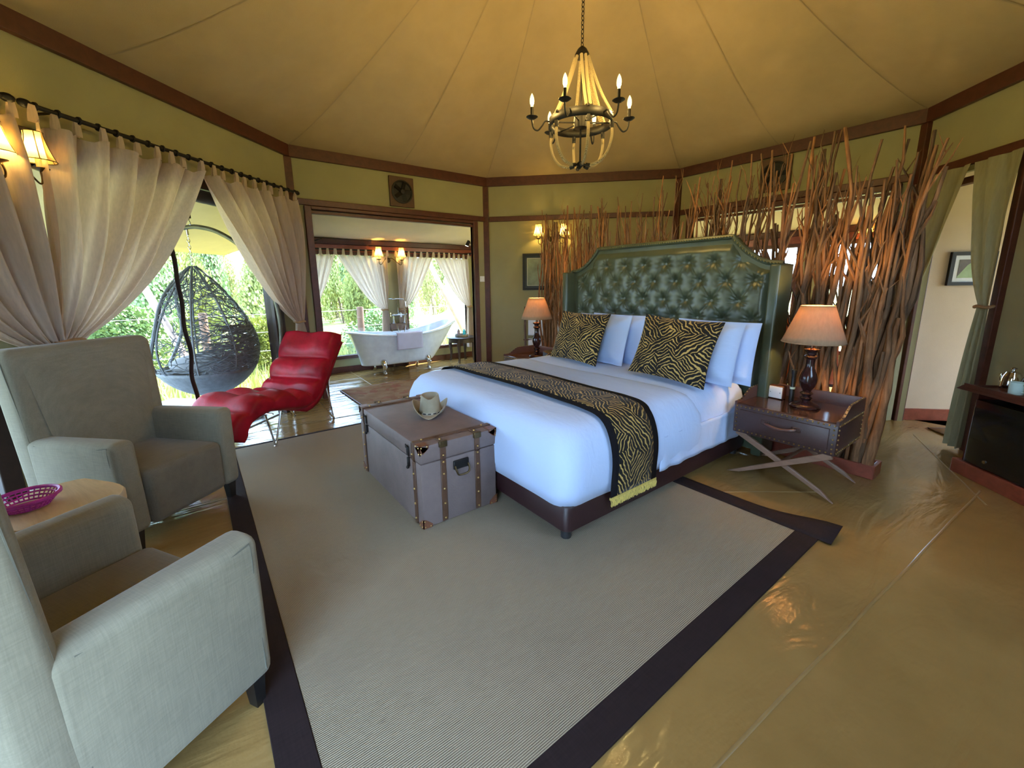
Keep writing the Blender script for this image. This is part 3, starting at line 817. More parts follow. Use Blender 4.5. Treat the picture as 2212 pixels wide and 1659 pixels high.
# socket box, torch, telephone
T = thing('socket_box', 'white socket plate on a small wooden box on the right nightstand', 'socket box', (-1.33, 3.665, 0.575), radians(-5))
MB().rbox(-0.055, 0.055, -0.02, 0.03, 0, 0.105, 0.004, 1).build('box', red_wood, T); MB().rbox(-0.05, 0.05, -0.032, -0.02, 0.006, 0.1, 0.005, 2).build('plate', M_plain('white_plastic', (0.8, 0.8, 0.8), 0.3), T)
for s in (-1, 1): MB().ball((s * 0.036, -0.033, 0.053), 0.004, 6, 4).build('screw', M_plain('screw_grey', (0.25, 0.25, 0.25), 0.4, 0.8) if s < 0 else bpy.data.materials['screw_grey'], T)
T = thing('torch', 'slim black torch standing upright beside the lamp base on the right nightstand', 'torch', (-1.225, 3.66, 0.575))
MB().lathe([(0.017, 0), (0.018, 0.01), (0.018, 0.09), (0.015, 0.1), (0.015, 0.21), (0.019, 0.225), (0.019, 0.25), (0.016, 0.252)], 14).build('body', M_plain('black_rubber', (0.012, 0.012, 0.013), 0.45), T)
MB().lathe([(0.0185, 0.098), (0.0185, 0.115)], 14, caps=False).build('band', M_plain('pale_green_band', (0.55, 0.7, 0.6), 0.5), T)
T = thing('telephone', 'black desk telephone with pale keypad behind the left lamp', 'telephone', (-3.86, 3.55, 0.575), radians(20))
MB().prism([(-0.10, 0), (0.10, 0), (0.10, 0.03), (-0.10, 0.10)], -0.09, 0.09).build('body', bpy.data.materials['black_rubber'], T, smooth=False, bevel=0.008)
M_ = Matrix.Translation((0.02, -0.0, 0.062)) @ Matrix.Rotation(radians(19.3), 4, 'Y')
MB().box(-0.04, 0.05, -0.03, 0.03, 0, 0.006, M_).build('keypad', M_plain('keypad_ivory', (0.7, 0.68, 0.62), 0.5), T, smooth=False)

# ------------------------------------------------------------------ trunk and hat
hide = M_noise('worn_mauve_hide', (0.175, 0.128, 0.118), 0.16, 7, 0.55, 0.2, 90)
strap_m = M_noise('strap_brown', (0.095, 0.045, 0.024), 0.3, 14, 0.5, 0.2, 90)
copper = M_noise('corner_copper', (0.17, 0.065, 0.035), 0.3, 20, 0.4, 0.15, 60)
trunk = thing('storage_trunk', 'large mauve-brown leather storage trunk with straps at the foot of the bed', 'trunk', (-2.785, 1.245, 0.012), 0)
a, b, H1, H2 = 0.565, 0.275, 0.425, 0.54
MB().rbox(-a, a, -b, b, 0.0, H1 - 0.002, 0.010, 2).build('body', hide, trunk)
lid = MB().rbox(-a - 0.003, a + 0.003, -b - 0.003, b + 0.003, H1 + 0.001, H2, 0.012, 2).build('lid', hide, trunk)
e = 0.008
def strap(boxes, rivs):
    mb = MB()
    for q in boxes: mb.rbox(*q, 0.003, 1)
    o = mb.build('strap', strap_m, trunk)
    for p in rivs: MB().ball(p, 0.008, 8, 5).build('rivet', brass, o)
w_ = 0.019
for x in (-0.475, 0.475):
    strap([(x - w_, x + w_, -b - e, -b + 0.002, 0.01, H1 - 0.003)], [(x, -b - e, z) for z in (0.04, 0.14, 0.24, 0.34)])
    strap([(x - w_, x + w_, -b - e - 0.003, -b + 0.002, H1 + 0.003, H2 + 0.004), (x - w_, x + w_, -b - e, b + e, H2 - 0.004, H2 + e), (x - w_, x + w_, b, b + e + 0.003, H1 + 0.003, H2 + 0.004)], [(x, -b - e - 0.003, 0.47)] + [(x, y, H2 + e) for y in (-0.22, 0.22)])
for s in (-1, 1):
    for y in (-0.125, 0.125):
        x0, x1 = (a - 0.002, a + e) if s > 0 else (-a - e, -a + 0.002)
        strap([(x0, x1, y - w_, y + w_, 0.01, H1 - 0.003)], [(s * (a + e), y, z) for z in (0.03, 0.13, 0.23, 0.33, 0.41)])
        xa, xb = (0.475, a + e + 0.003) if s > 0 else (-a - e - 0.003, -0.475)
        strap([(x0 + (0.003 if s > 0 else -0.003), x1 + (0.003 if s > 0 else -0.003), y - w_, y + w_, H1 + 0.003, H2 + 0.004), (xa, xb, y - w_, y + w_, H2 - 0.004, H2 + e)], [(s * (a + e + 0.003), y, 0.455), (s * 0.535, y, H2 + e)])
        MB().rbox(s * (a + 0.008) - 0.012, s * (a + 0.008) + 0.012, y - 0.026, y + 0.026, H2 - 0.03, H2 + 0.012, 0.003, 1).build('buckle', bronze, trunk)
for sx in (-1, 1):
    for sy in (-1, 1):
        for zz, top in ((0.0, 0), (H2, 1)):
            mb = MB(); L = 0.062; t_ = 0.005
            cx_, cy_ = sx * (a + 0.004), sy * (b + 0.004); cz = zz + (0.004 if top else -0.0); dz = -L if top else L
            # three little plates meeting at the corner
            z_lo, z_hi = sorted((cz, cz + dz))
            mb.prism([(cx_, z_lo), (cx_, z_hi), (cx_ - sx * L * 0.35, cz + dz * 0.9), (cx_ - sx * L, cz + dz * 0.35), (cx_ - sx * L, cz)], cy_ - sy * t_, cy_)
            mb2 = MB().prism([(cy_, z_lo), (cy_, z_hi), (cy_ - sy * L * 0.35, cz + dz * 0.9), (cy_ - sy * L, cz + dz * 0.35), (cy_ - sy * L, cz)], -cx_ + sx * t_, -cx_, Matrix.Rotation(radians(90), 4, 'Z'))
            mb.add(mb2.v, mb2.f)
            if top: mb.box(min(cx_, cx_ - sx * L), max(cx_, cx_ - sx * L), min(cy_, cy_ - sy * L), max(cy_, cy_ - sy * L), cz - 0.004, cz)
            c_ = mb.build('corner_cap', copper, trunk, smooth=False)
            rv = MB()
            for q in ((0.8, 0.15), (0.15, 0.8), (0.2, 0.2)):
                rv.ball((cx_ - sx * L * q[0], cy_ + sy * 0.001, cz + dz * q[1]), 0.005, 6, 4); rv.ball((cx_ + sx * 0.001, cy_ - sy * L * q[0], cz + dz * q[1]), 0.005, 6, 4)
            stuff(rv.build('rivets', brass, c_))
for x in (-0.40, 0.40):
    la = MB().rbox(x - 0.016, x + 0.016, -b - 0.012, -b + 0.002, 0.435, 0.50, 0.003, 1).tube([(x - 0.012, -b - 0.014, 0.49), (x, -b - 0.02, 0.515), (x + 0.012, -b - 0.014, 0.49)], 0.004, 6).build('latch', black_iron, trunk)
    MB().rbox(x - 0.011, x + 0.011, -b - 0.014, -b + 0.002, 0.365, 0.425, 0.003, 1).ball((x, -b - 0.014, 0.36), 0.011, 8, 5).build('hasp', black_iron, la)
hd = MB().rbox(a, a + 0.014, -0.055, 0.055, 0.335, 0.395, 0.004, 1).build('handle_plate', black_iron, trunk)
MB().tube(spline([(a + 0.016, -0.048, 0.36), (a + 0.034, -0.046, 0.33), (a + 0.036, -0.03, 0.305), (a + 0.036, 0.03, 0.305), (a + 0.034, 0.046, 0.33), (a + 0.016, 0.048, 0.36)], 4), 0.006, 8).build('handle', bronze, hd)

felt = M_noise('tan_felt', (0.33, 0.285, 0.20), 0.15, 10, 0.85, 0.15, 120, sheen=0.2)
hat = thing('cowboy_hat', 'tan felt cowboy hat with curled brim lying on the trunk', 'hat', (-2.80, 1.33, 0.553), radians(60))
mb = MB()
def brim(u, v):
    an = 2 * pi * u; rx, ry = lerp(0.080, 0.145, v), lerp(0.100, 0.175, v)
    x = rx * cos(an); y = ry * sin(an); c_ = abs(cos(an)) ** 1.6
    z = 0.012 + 0.095 * c_ * v ** 1.6 - 0.006 * (1 - c_) * v; x *= 1 - 0.12 * c_ * v ** 2
    return (x, y, z)
mb.grid(brim, 48, 8, True); mb.build('brim', felt, hat, solid=0.004)
mb = MB()
def crown(u, v):
    an = 2 * pi * u
    if v < 0.6: k = v / 0.6; r_ = lerp(1.0, 0.78, k); z = 0.012 + 0.130 * k
    else: k = (v - 0.6) / 0.4; r_ = 0.78 * (1 - k ** 1.5) ; z = 0.142 + 0.012 * sin(pi * min(1, k * 2) / 2) - 0.07 * sstep(0.1, 0.7, k)
    x = 0.082 * r_ * cos(an); y = 0.102 * r_ * sin(an)
    z -= 0.02 * sstep(0.4, 0.62, v) * max(0, -sin(an)) ** 3; x *= 1 - 0.22 * sstep(0.2, 0.6, v) * max(0, -sin(an)) ** 2
    return (x, y, z)
mb.grid(crown, 40, 22, True); mb.build('crown', felt, hat, solid=0.003)
bd = MB().grid(lambda u, v: (0.0835 * cos(2 * pi * u), 0.1035 * sin(2 * pi * u), lerp(0.014, 0.032, v)), 40, 1, True).build('band', M_noise('hat_band', (0.42, 0.38, 0.30), 0.1, 12), hat)
for k in range(14):
    an = 2 * pi * (k + 0.5) / 14; M_ = Matrix.Translation((0.0845 * cos(an), 0.1045 * sin(an), 0.023)) @ Matrix.Rotation(an, 4, 'Z')
    MB().box(-0.002, 0.002, -0.011, 0.011, -0.0035, 0.0035, M_).build('slot', bpy.data.materials['black_rubber'], bd, smooth=False)

# ------------------------------------------------------------------ stick screen behind the bed
t = MT('bark'); v = t.coord('Object', (14, 14, 2.2))
f = t.noise(v, 1.6, 5, 0.65, 0.6); rnd = t.n.new('ShaderNodeObjectInfo')
c1 = t.ramp(f, [(0.3, (0.065, 0.038, 0.022)), (0.55, (0.21, 0.118, 0.062)), (0.8, (0.40, 0.24, 0.135))])
tone = t.ramp(rnd.outputs['Random'], [(0.0, (0.62, 0.62, 0.62)), (0.5, (1.0, 0.95, 0.90)), (1.0, (1.5, 1.12, 0.8))])
t.base(t.mix(1.0, c1, tone, 'MULTIPLY')); t.set(rough=0.75, spec=0.25); t.bump(f, 0.6, 0.012); bark = t.m
SX, SY = -2.69, 4.07
screen = thing('stick_screen', 'tall screen of upright bare branches set in a red wooden base behind the headboard', 'screen', (SX, SY, 0))
sb = MB().box(-1.97, 1.97, -0.10, -0.075, 0, 0.105).box(-1.97, 1.97, 0.075, 0.10, 0, 0.105).box(-1.97, -1.945, -0.075, 0.075, 0, 0.105).box(1.945, 1.97, -0.075, 0.075, 0, 0.105).box(-1.945, 1.945, -0.075, 0.075, 0, 0.03)
sb.build('base', bpy.data.materials['cherry_wood'], screen, smooth=False, bevel=0.004)
rs = random.Random(21)
def branch(p0, h, r0, lean, seed, forks):
    rr = random.Random(seed); mb = MB(); n_ = 11; pts = []; rad = []
    q = Vector((0, 0, 0)); dx, dy = lean * 0.6, 0.0
    for i in range(n_ + 1):
        t_ = i / n_; pts.append(q.copy())
        dx = 0.45 * dx + 0.55 * lean + rr.gauss(0, 0.08); dy = 0.4 * dy - 0.25 * q.y / 0.2 + rr.gauss(0, 0.03)
        wx = p0[0] + q.x; lim = 1.88 + 0.07 * q.z
        dx -= 0.9 * max(0, wx - lim) - 0.9 * max(0, -1.95 - wx)
        q = q + Vector((dx, dy, 1)) * (h / n_)
        rad.append(r0 * (1 - 0.66 * t_) * (1 + 0.45 * nz(seed, t_ * 14)))
    mb.tube(pts, rad, 6)
    for k in range(forks):
        t_ = rr.uniform(0.35, 0.92); i = int(t_ * n_); b0 = pts[i].lerp(pts[min(i + 1, n_)], t_ * n_ - i)
        L = rr.uniform(0.16, 0.42) * (1.15 - 0.4 * t_); dx = rr.choice((-1, 1)) * rr.uniform(0.18, 0.55); dy = rr.uniform(-0.15, 0.10)
        d_ = Vector((dx, dy, 1)).normalized(); rb = rad[min(i, n_)] * 0.7
        q = [b0, b0 + d_ * L * 0.35 + Vector((0, 0, 0.01)), b0 + d_ * L * 0.7 + Vector((0.02 * rr.uniform(-1, 1), 0, 0.03)), b0 + d_ * L + Vector((0.03 * rr.uniform(-1, 1), 0, 0.05))]
        mb.tube(q, [rb, rb * 0.8, rb * 0.6, rb * 0.25], 5)
        if rr.random() < 0.6:
            s0 = q[2]; d2 = Vector((-dx * 0.8, dy, 0.9)).normalized(); mb.tube([s0, s0 + d2 * 0.07, s0 + d2 * 0.15], [rb * 0.5, rb * 0.35, rb * 0.12], 4)
    o = mb.build('branch', bark, screen, angle=60)
    o.location = p0; return o
def top_h(x):       # height of the screen's ragged top along its length
    return 2.40 + 0.05 * sin(x * 2.1) + 0.08 * sstep(0.8, 1.8, x)
NB = 0
def plant(x, y, h, r, lean, forks):
    global NB
    NB += 1; branch((x, y, 0.03), h, r, lean, NB * 1.37, forks)
for i in range(58):        # left wing, dense
    x = rs.uniform(-1.92, -1.12); plant(x, rs.uniform(-0.055, 0.055), top_h(x) * rs.uniform(0.80, 1.03), rs.uniform(0.012, 0.024), rs.uniform(-0.05, 0.03), rs.choice((2, 3, 4)))
for i in range(84):        # behind the headboard
    x = rs.uniform(-1.12, 1.12); plant(x, rs.uniform(-0.055, 0.055), top_h(x) * rs.uniform(0.86, 1.05), rs.uniform(0.012, 0.026), rs.uniform(-0.10, 0.10), rs.choice((3, 4, 5)))
for i in range(30):        # right wing, thick branches
    x = rs.uniform(1.10, 1.62); plant(x, rs.uniform(-0.05, 0.05), top_h(x) * rs.uniform(0.72, 1.06), rs.uniform(0.013, 0.036), rs.uniform(-0.09, 0.09), rs.choice((2, 3, 4)))
for i in range(25):
    x = rs.uniform(1.60, 1.90); plant(x, rs.uniform(-0.05, 0.05), top_h(x) * rs.uniform(0.62, 1.06), rs.uniform(0.018, 0.040), rs.uniform(-0.03, 0.065), rs.choice((1, 2)))
for i in range(13):
    x = rs.uniform(1.50, 1.90); plant(x, rs.uniform(-0.05, 0.05), top_h(x) * rs.uniform(0.75, 1.0), rs.uniform(0.016, 0.034), rs.uniform(-0.03, 0.05), rs.choice((1, 2, 3)))
for i in range(10):
    x = rs.uniform(1.15, 1.55); plant(x, rs.uniform(-0.05, 0.05), rs.uniform(0.7, 1.5), rs.uniform(0.016, 0.034), rs.uniform(-0.08, 0.08), 1)
plant(1.86, -0.02, 2.34, 0.036, 0.10, 2); plant(1.90, 0.02, 2.2, 0.034, 0.085, 1); plant(1.83, -0.045, 1.9, 0.042, 0.05, 1); plant(1.91, -0.05, 1.2, 0.045, 0.03, 0); plant(1.88, -0.05, 0.95, 0.04, -0.04, 0)
# ------------------------------------------------------------------ chandelier
rope_m = MT('hemp_rope'); v = rope_m.coord('Object', (1, 1, 1), (radians(35), radians(20), 0))
tw = rope_m.wave(v, 60, 1.0, 1, 1, d='Z'); rope_m.base(rope_m.ramp(tw, [(0.2, (0.36, 0.27, 0.14)), (0.7, (0.62, 0.50, 0.30))])); rope_m.set(rough=0.85, spec=0.1); rope_m.bump(tw, 0.8, 0.006); rope_m = rope_m.m
candle_glow = M_bulb('candle_bulb_glow', (1.0, 0.80, 0.30), 0.75, 0.5)
bulb_foot = M_emit('bulb_foot', (0.75, 0.72, 0.30), 1.2)
CH = Vector((-2.585, 2.655, 0))
ch = thing('chandelier', 'black iron wheel chandelier with six candle bulbs and swags of rope', 'chandelier', CH)
RING, ZR = 0.245, 2.755
mb = MB().grid(lambda u, v: ((RING + (0.006 if v in (0.0, 1.0) else 0)) * cos(2 * pi * u), RING * sin(2 * pi * u), lerp(ZR - 0.033, ZR + 0.033, v)), 48, 2, True)
mb.build('ring', black_iron, ch, solid=0.008)
MB().lathe([(0.012, -0.05), (0.052, -0.04), (0.056, 0), (0.052, 0.04), (0.012, 0.05)], 20, (0, 0, ZR)).build('hub', black_iron, ch)
MB().tube([(0, 0, 2.425), (0, 0, 3.27)], 0.007, 8).build('rod', black_iron, ch)
MB().lathe([(0.02, 3.20), (0.055, 3.215), (0.055, 3.235), (0.035, 3.27), (0.012, 3.29)], 18).build('top_cap', black_iron, ch)
MB().lathe([(0.004, 2.41), (0.012, 2.42), (0.03, 2.44), (0.03, 2.452), (0.008, 2.47)], 12).build('finial', black_iron, ch)
AN0 = radians(53.1 + 4)
capm = M_plain('iron_cap', (0.02, 0.018, 0.017), 0.5, 0.3)
for k in range(6):
    an = AN0 + k * pi / 3; ca, sa = cos(an), sin(an)
    def P(r, z): return (r * ca, r * sa, z)
    MB().tube([P(0.05, ZR), P(RING, ZR)], 0.006, 6).build('spoke', black_iron, ch)
    pts = spline([P(RING, ZR), P(0.285, ZR + 0.006), P(0.312, ZR - 0.03), P(0.345, ZR - 0.062), P(0.378, ZR - 0.045), P(0.39, ZR + 0.005), P(0.39, ZR + 0.02)], 5)
    arm = MB().tube(pts, 0.0065, 8).build('arm', black_iron, ch)
    MB().lathe([(0.006, -0.006), (0.028, 0.0), (0.046, 0.012), (0.046, 0.015), (0.026, 0.006), (0.006, 0.004)], 18, P(0.39, ZR + 0.022)).build('drip_cup', black_iron, arm)
    MB().lathe([(0.0125, 0.03), (0.0125, 0.105)], 12, P(0.39, ZR)).build('candle_sleeve', black_iron, arm)
    MB().lathe([(0.010, 0.105), (0.010, 0.118), (0.0165, 0.132), (0.0165, 0.134)], 12, P(0.39, ZR)).build('bulb_foot', bulb_foot, arm)
    MB().lathe([(0.0165, 0.134), (0.0185, 0.146), (0.017, 0.165), (0.011, 0.185), (0.002, 0.202)], 12, P(0.39, ZR)).build('bulb', candle_glow, arm)
    fl = bpy.data.lights.new('filament', 'POINT'); fl.energy = 5.0; fl.color = (1.0, 0.66, 0.20); fl.shadow_soft_size = 0.012
    fo = bpy.data.objects.new('filament', fl); COL.objects.link(fo); fo.parent = arm; fo.location = P(0.39, ZR + 0.16)
    a2 = an + pi / 6; c2, s2_ = cos(a2), sin(a2)
    def Q(r, z, c2=c2, s2_=s2_): return (r * c2, r * s2_, z)
    for off in (-0.016, 0.016) if k % 2 == 0 else (0.0,):
        o_ = Vector((-s2_, c2, 0)) * off
        MB().tube([Vector(p) + o_ for p in spline([Q(0.05, 3.215), Q(0.10, 3.08), Q(0.165, 2.93), Q(RING, ZR + 0.035)], 6)], 0.0115, 8).build('upper_rope', rope_m, ch)
    rp = MB().tube(spline([Q(RING + 0.004, ZR - 0.06), Q(RING + 0.006, ZR - 0.14), Q(0.225, ZR - 0.23), Q(0.165, ZR - 0.30), Q(0.075, ZR - 0.325)], 6), 0.0115, 8).build('rope_swag', rope_m, ch)
    MB().tube([Q(RING + 0.003, ZR - 0.03), Q(RING + 0.005, ZR - 0.075)], 0.0155, 8).build('rope_ferrule', capm, rp)
    MB().tube([Q(0.085, ZR - 0.326), Q(0.05, ZR - 0.318)], 0.0155, 8).build('rope_ferrule', capm, rp)
    MB().tube([Q(0.05, ZR - 0.318), Q(0.0, ZR - 0.30)], 0.005, 6).build('hook', black_iron, ch)
    MB().ball(Q(RING, ZR + 0.035), 0.013, 8, 6).build('knob', black_iron, ch)
lk = None; z = 3.30
while z < 4.85:
    if lk is None: lk = l_ = MB().tube([(0.011 * cos(a_), 0, 0.019 * sin(a_)) for a_ in [2 * pi * i / 10 for i in range(10)]], 0.0032, 5, closed=True).build('chain_link', black_iron, ch)
    else: l_ = piece(lk, ch)
    l_.location = (0, 0, z); l_.rotation_euler = (0, 0, 0 if int(round((z - 3.3) / 0.03)) % 2 else pi / 2); z += 0.03

# ------------------------------------------------------------------ armchairs
linen = M_weave('grey_green_linen', (0.225, 0.205, 0.150), 230, 0.20, 0.9, 0.30, 0.15)
seatm = M_weave('shaded_linen', (0.16, 0.14, 0.105), 230, 0.2, 0.9, 0.3, 0.15)  # same linen as the chair, darkened to paint in the shade on the seat
pipe_m = M_plain('piping_thread', (0.12, 0.115, 0.09), 0.9)
blackleg = M_plain('black_leg', (0.010, 0.009, 0.009), 0.4)
def armchair(loc, rot, label):
    T = thing('armchair', label, 'armchair', loc, rot, 'grey linen armchairs')
    def warp(mb, f): mb.v = [f(*p) for p in mb.v]; return mb
    # back: leaning, a little wider at the top
    mb = MB().rbox(-0.40, 0.40, 0.20, 0.385, 0.13, 1.155, 0.055, 5)
    bm_ = warp(mb, lambda x, y, z: (x * (1 + 0.05 * sstep(0.6, 1.15, z)), y + 0.10 * (z - 0.45) * (z > 0.45) - 0.02 * (1 - (x / 0.4) ** 2) * 0 , z))
    bm_.build('backrest', linen, T, angle=180)
    # inner back cushion bulge
    mb = MB().grid(lambda u, v: (lerp(-0.285, 0.285, u) * (1 + 0.25 * v), 0.205 + 0.10 * max(0, lerp(0.44, 1.09, v) - 0.45) - 0.035 * (sin(pi * u) * sin(pi * min(1, v * 1.0))) ** 0.5 - 0.002, lerp(0.44, 1.10, v)), 16, 16)
    mb.build('back_padding', linen, T, angle=180)
    for s in (-1, 1):
        xa, xb = (0.265, 0.40) if s > 0 else (-0.40, -0.265)
        mb = MB().rbox(xa, xb, -0.39, 0.30, 0.12, 0.665, 0.045, 5)
        def f(x, y, z, s=s):
            k = sstep(0.4, 0.665, z)
            return (x + s * 0.012 * k, y, z - 0.03 * k * sstep(-0.38, -0.1, y) + 0.0 + 0.018 * k * sstep(0.1, 0.3, y))
        warp(mb, f).build('arm', linen, T, angle=180)
        # seam piping down the outer face
        ax = lambda z: s * (0.4005 - 0.006 * sstep(0.60, 0.645, z) + 0.012 * sstep(0.4, 0.665, z))
        MB().tube([(ax(z), -0.342, z) for z in (0.16, 0.3, 0.4, 0.46, 0.52, 0.58, 0.62, 0.642)] + [(ax(0.642), lerp(-0.342, 0.22, q), 0.642 - 0.029 * sstep(-0.38, -0.1, lerp(-0.342, 0.22, q)) + 0.016 * sstep(0.1, 0.3, lerp(-0.342, 0.22, q))) for q in (0.1, 0.3, 0.5, 0.7, 0.9, 1.0)], 0.003, 5).build('piping', pipe_m, T)
        MB().tube([(s * 0.3985 * (1 + 0.05 * sstep(0.6, 1.15, z)), 0.240 + 0.10 * max(0, z - 0.45), z) for z in [lerp(0.64, 1.09, q / 10) for q in range(11)]], 0.003, 5).build('piping', pipe_m, T)
        MB().tube([(s * 0.4015, 0.240, z) for z in (0.15, 0.3, 0.45, 0.58)], 0.003, 5).build('piping', pipe_m, T)
    mb = MB().rbox(-0.268, 0.268, -0.40, 0.22, 0.125, 0.455, 0.045, 5)
    warp(mb, lambda x, y, z: (x, y - 0.012 * (1 - (x / 0.27) ** 2), z + 0.018 * (1 - (x / 0.27) ** 2) * sstep(0.3, 0.45, z))).build('seat', seatm, T, angle=180)
    for lx in (-0.34, 0.34):
        for ly in (-0.33, 0.33):
            mb = MB(); mb.add([(lx + sx * k, ly + sy * k, zz) for zz, k in ((0, 0.02), (0.13, 0.03)) for sx, sy in ((-1, -1), (1, -1), (1, 1), (-1, 1))], [(3, 2, 1, 0), (4, 5, 6, 7)] + [(i, (i + 1) % 4, (i + 1) % 4 + 4, i + 4) for i in range(4)])
            mb.build('leg', blackleg, T, smooth=False)
    return T
ac1 = armchair((-3.505, -0.395, 0), radians(131.6), 'grey linen armchair facing the room, beside the veranda curtains')
ac1.scale = (0.94, 0.93, 1.02)
ac2 = armchair((-1.755, -0.40, 0), radians(-149), 'nearest grey linen armchair, cropped at the bottom left of the picture')
ac2.scale = (1.03, 0.79, 1.03)
# ------------------------------------------------------------------ stump table and basket
slab = M_wood('olive_wood', (0.50, 0.36, 0.19), 0.3, 2.2, 0.45, (1, 6, 2), 0.2)
root = M_noise('root_bark', (0.10, 0.06, 0.04), 0.5, 6, 0.8, 0.8, 20, bdist=0.02)
T = thing('stump_table', 'rough olive-wood slab table on a root stump between the two armchairs', 'side table', (-2.72, -0.60, 0), radians(20))
mb = MB(); N_ = 40; ol = []
for i in range(N_):
    an = 2 * pi * i / N_; r_ = 1 + 0.16 * nz(cos(an) * 1.7, sin(an) * 1.7, 3) + 0.05 * nz(cos(an) * 6, sin(an) * 6, 8); ol.append((0.30 * r_ * cos(an), 0.20 * r_ * sin(an)))
vs = [(x * 0.97, y * 0.97, 0.525) for x, y in ol] + [(x, y, 0.515) for x, y in ol] + [(x * 1.0, y * 1.0, 0.47) for x, y in ol] + [(x * 0.93, y * 0.93, 0.455) for x, y in ol]
mb.add(vs, [tuple(range(N_)), tuple(range(4 * N_ - 1, 3 * N_ - 1, -1))] + [(k * N_ + i, k * N_ + (i + 1) % N_, (k + 1) * N_ + (i + 1) % N_, (k + 1) * N_ + i) for k in range(3) for i in range(N_)])
mb.build('slab_top', slab, T)
mb = MB(); mb.grid(lambda u, v: ((0.13 + 0.05 * abs(2 * v - 1) + 0.035 * nz(cos(2 * pi * u) * 2, sin(2 * pi * u) * 2, v * 3)) * cos(2 * pi * u), (0.10 + 0.05 * abs(2 * v - 1) + 0.03 * nz(cos(2 * pi * u) * 2, sin(2 * pi * u) * 2, v * 3 + 4)) * sin(2 * pi * u), lerp(0.0, 0.46, v)), 24, 10, True)
mb.build('stump', root, T)
magenta = M_noise('magenta_wicker', (0.42, 0.03, 0.30), 0.25, 25, 0.5, 0.3, 80)
T = thing('wicker_basket', 'small magenta wicker basket on the stump table', 'basket', (-2.74, -0.72, 0.526), radians(30)); T.scale = (0.85, 0.85, 0.85)
mb = MB().lathe([(0.002, 0.004), (0.085, 0.004), (0.085, 0.0)], 28); mb.build('bottom', M_noise('basket_base', (0.40, 0.22, 0.14), 0.2, 20), T)
for k in range(3):
    r_ = 0.088 + k * 0.014; MB().tube([(r_ * cos(2 * pi * i / 28), r_ * sin(2 * pi * i / 28), 0.010 + k * 0.016) for i in range(28)], 0.005, 5, closed=True).build('woven_ring', magenta, T)
MB().tube([(0.130 * cos(2 * pi * i / 28), 0.130 * sin(2 * pi * i / 28), 0.060) for i in range(28)], 0.010, 6, closed=True).build('rim', magenta, T)
sp_ = None
for i in range(32):
    if sp_ is None: sp_ = q = MB().tube([(0.086, 0, 0.006), (0.105, 0, 0.03), (0.128, 0, 0.058)], 0.0035, 5).build('spoke', magenta, T)
    else: q = piece(sp_, T)
    q.rotation_euler = (0, 0, 2 * pi * i / 32)

# ------------------------------------------------------------------ red lounge chair
t = MT('red_suede'); v = t.coord('Object')
t.base(t.ramp(t.noise(v, 4.5, 5, 0.65), [(0.3, (0.17, 0.001, 0.008)), (0.55, (0.30, 0.002, 0.014)), (0.75, (0.42, 0.006, 0.028))])); t.set(rough=0.5, sheen=0.0, spec=0.25)
t.bump(t.noise(v, 45, 4), 0.25, 0.006); red = t.m
axis = Vector((-0.64, 0.766, 0)).normalized(); lat = Vector((axis.y, -axis.x, 0))
foot0 = Vector((-4.60, 0.295, 0)) - axis * 0.40
ang = math.atan2(axis.y, axis.x)
T = thing('chaise_longue', 'red quilted chaise longue on chrome legs beside the veranda door', 'chaise longue', foot0, ang)
# local frame: x along the chair from foot to head, y to its left, z up
cl = spline([(0.0, 0, 0.20), (0.02, 0, 0.31), (0.12, 0, 0.395), (0.33, 0, 0.435), (0.55, 0, 0.40), (0.78, 0, 0.35), (0.95, 0, 0.38), (1.07, 0, 0.50), (1.20, 0, 0.66), (1.33, 0, 0.82), (1.45, 0, 0.955)], 8)
cu = [0.0]
for i in range(1, len(cl)): cu.append(cu[-1] + (cl[i] - cl[i - 1]).length)
Lc = cu[-1]
SEAMS = [0.0, 0.24, 0.52, 0.80, 1.03, 1.26, 1.52, Lc]
def frame(i):
    t_ = (cl[min(i + 1, len(cl) - 1)] - cl[max(i - 1, 0)]).normalized(); return t_, Vector((-t_.z, 0, t_.x))
def at_len(s):
    s = max(0, min(Lc, s))
    for i in range(len(cl) - 1):
        if cu[i + 1] >= s:
            k = (s - cu[i]) / max(1e-9, cu[i + 1] - cu[i]); t1, n1 = frame(i); t2, n2 = frame(i + 1)
            return cl[i].lerp(cl[i + 1], k), n1.lerp(n2, k).normalized()
    return cl[-1], frame(len(cl) - 1)[1]
WD = 0.34
def cush(u, v):
    """u around the section, v along the length; edges rounded at both ends"""
    s = v * Lc; p, n_ = at_len(s); an = 2 * pi * u
    ce, se = cos(an), sin(an)
    ex = lambda q, e: math.copysign(abs(q) ** e, q)
    y = WD * ex(ce, 0.35); h = ex(se, 0.6)
    end = min(1.0, sqrt(max(0.0, min(s, Lc - s)) / 0.05 + 0.02))
    th = 0.085 * end
    d = min(abs(s - q) for q in SEAMS[1:-1])
    seg = (1 - math.exp(-(d / 0.05) ** 1.1)) 
    col = 1 - math.exp(-(abs(y) / 0.035) ** 1.2)
    puff = 0.085 * seg * (0.45 + 0.55 * col) * end
    off = (th * 0.55 + puff) * h if h > 0 else th * h
    off += 0.006 * nz(s * 9, y * 9) * (h > 0)
    q = p + n_ * off; q.y = y * (1 - 0.02 * (1 - seg)); return q
mb = MB().grid(cush, 64, 110, True)
n0 = len(mb.v) - 64; mb.f.append(tuple(range(63, -1, -1))); mb.f.append(tuple(n0 + i for i in range(64)))
mb.build('cushion', red, T, angle=180)
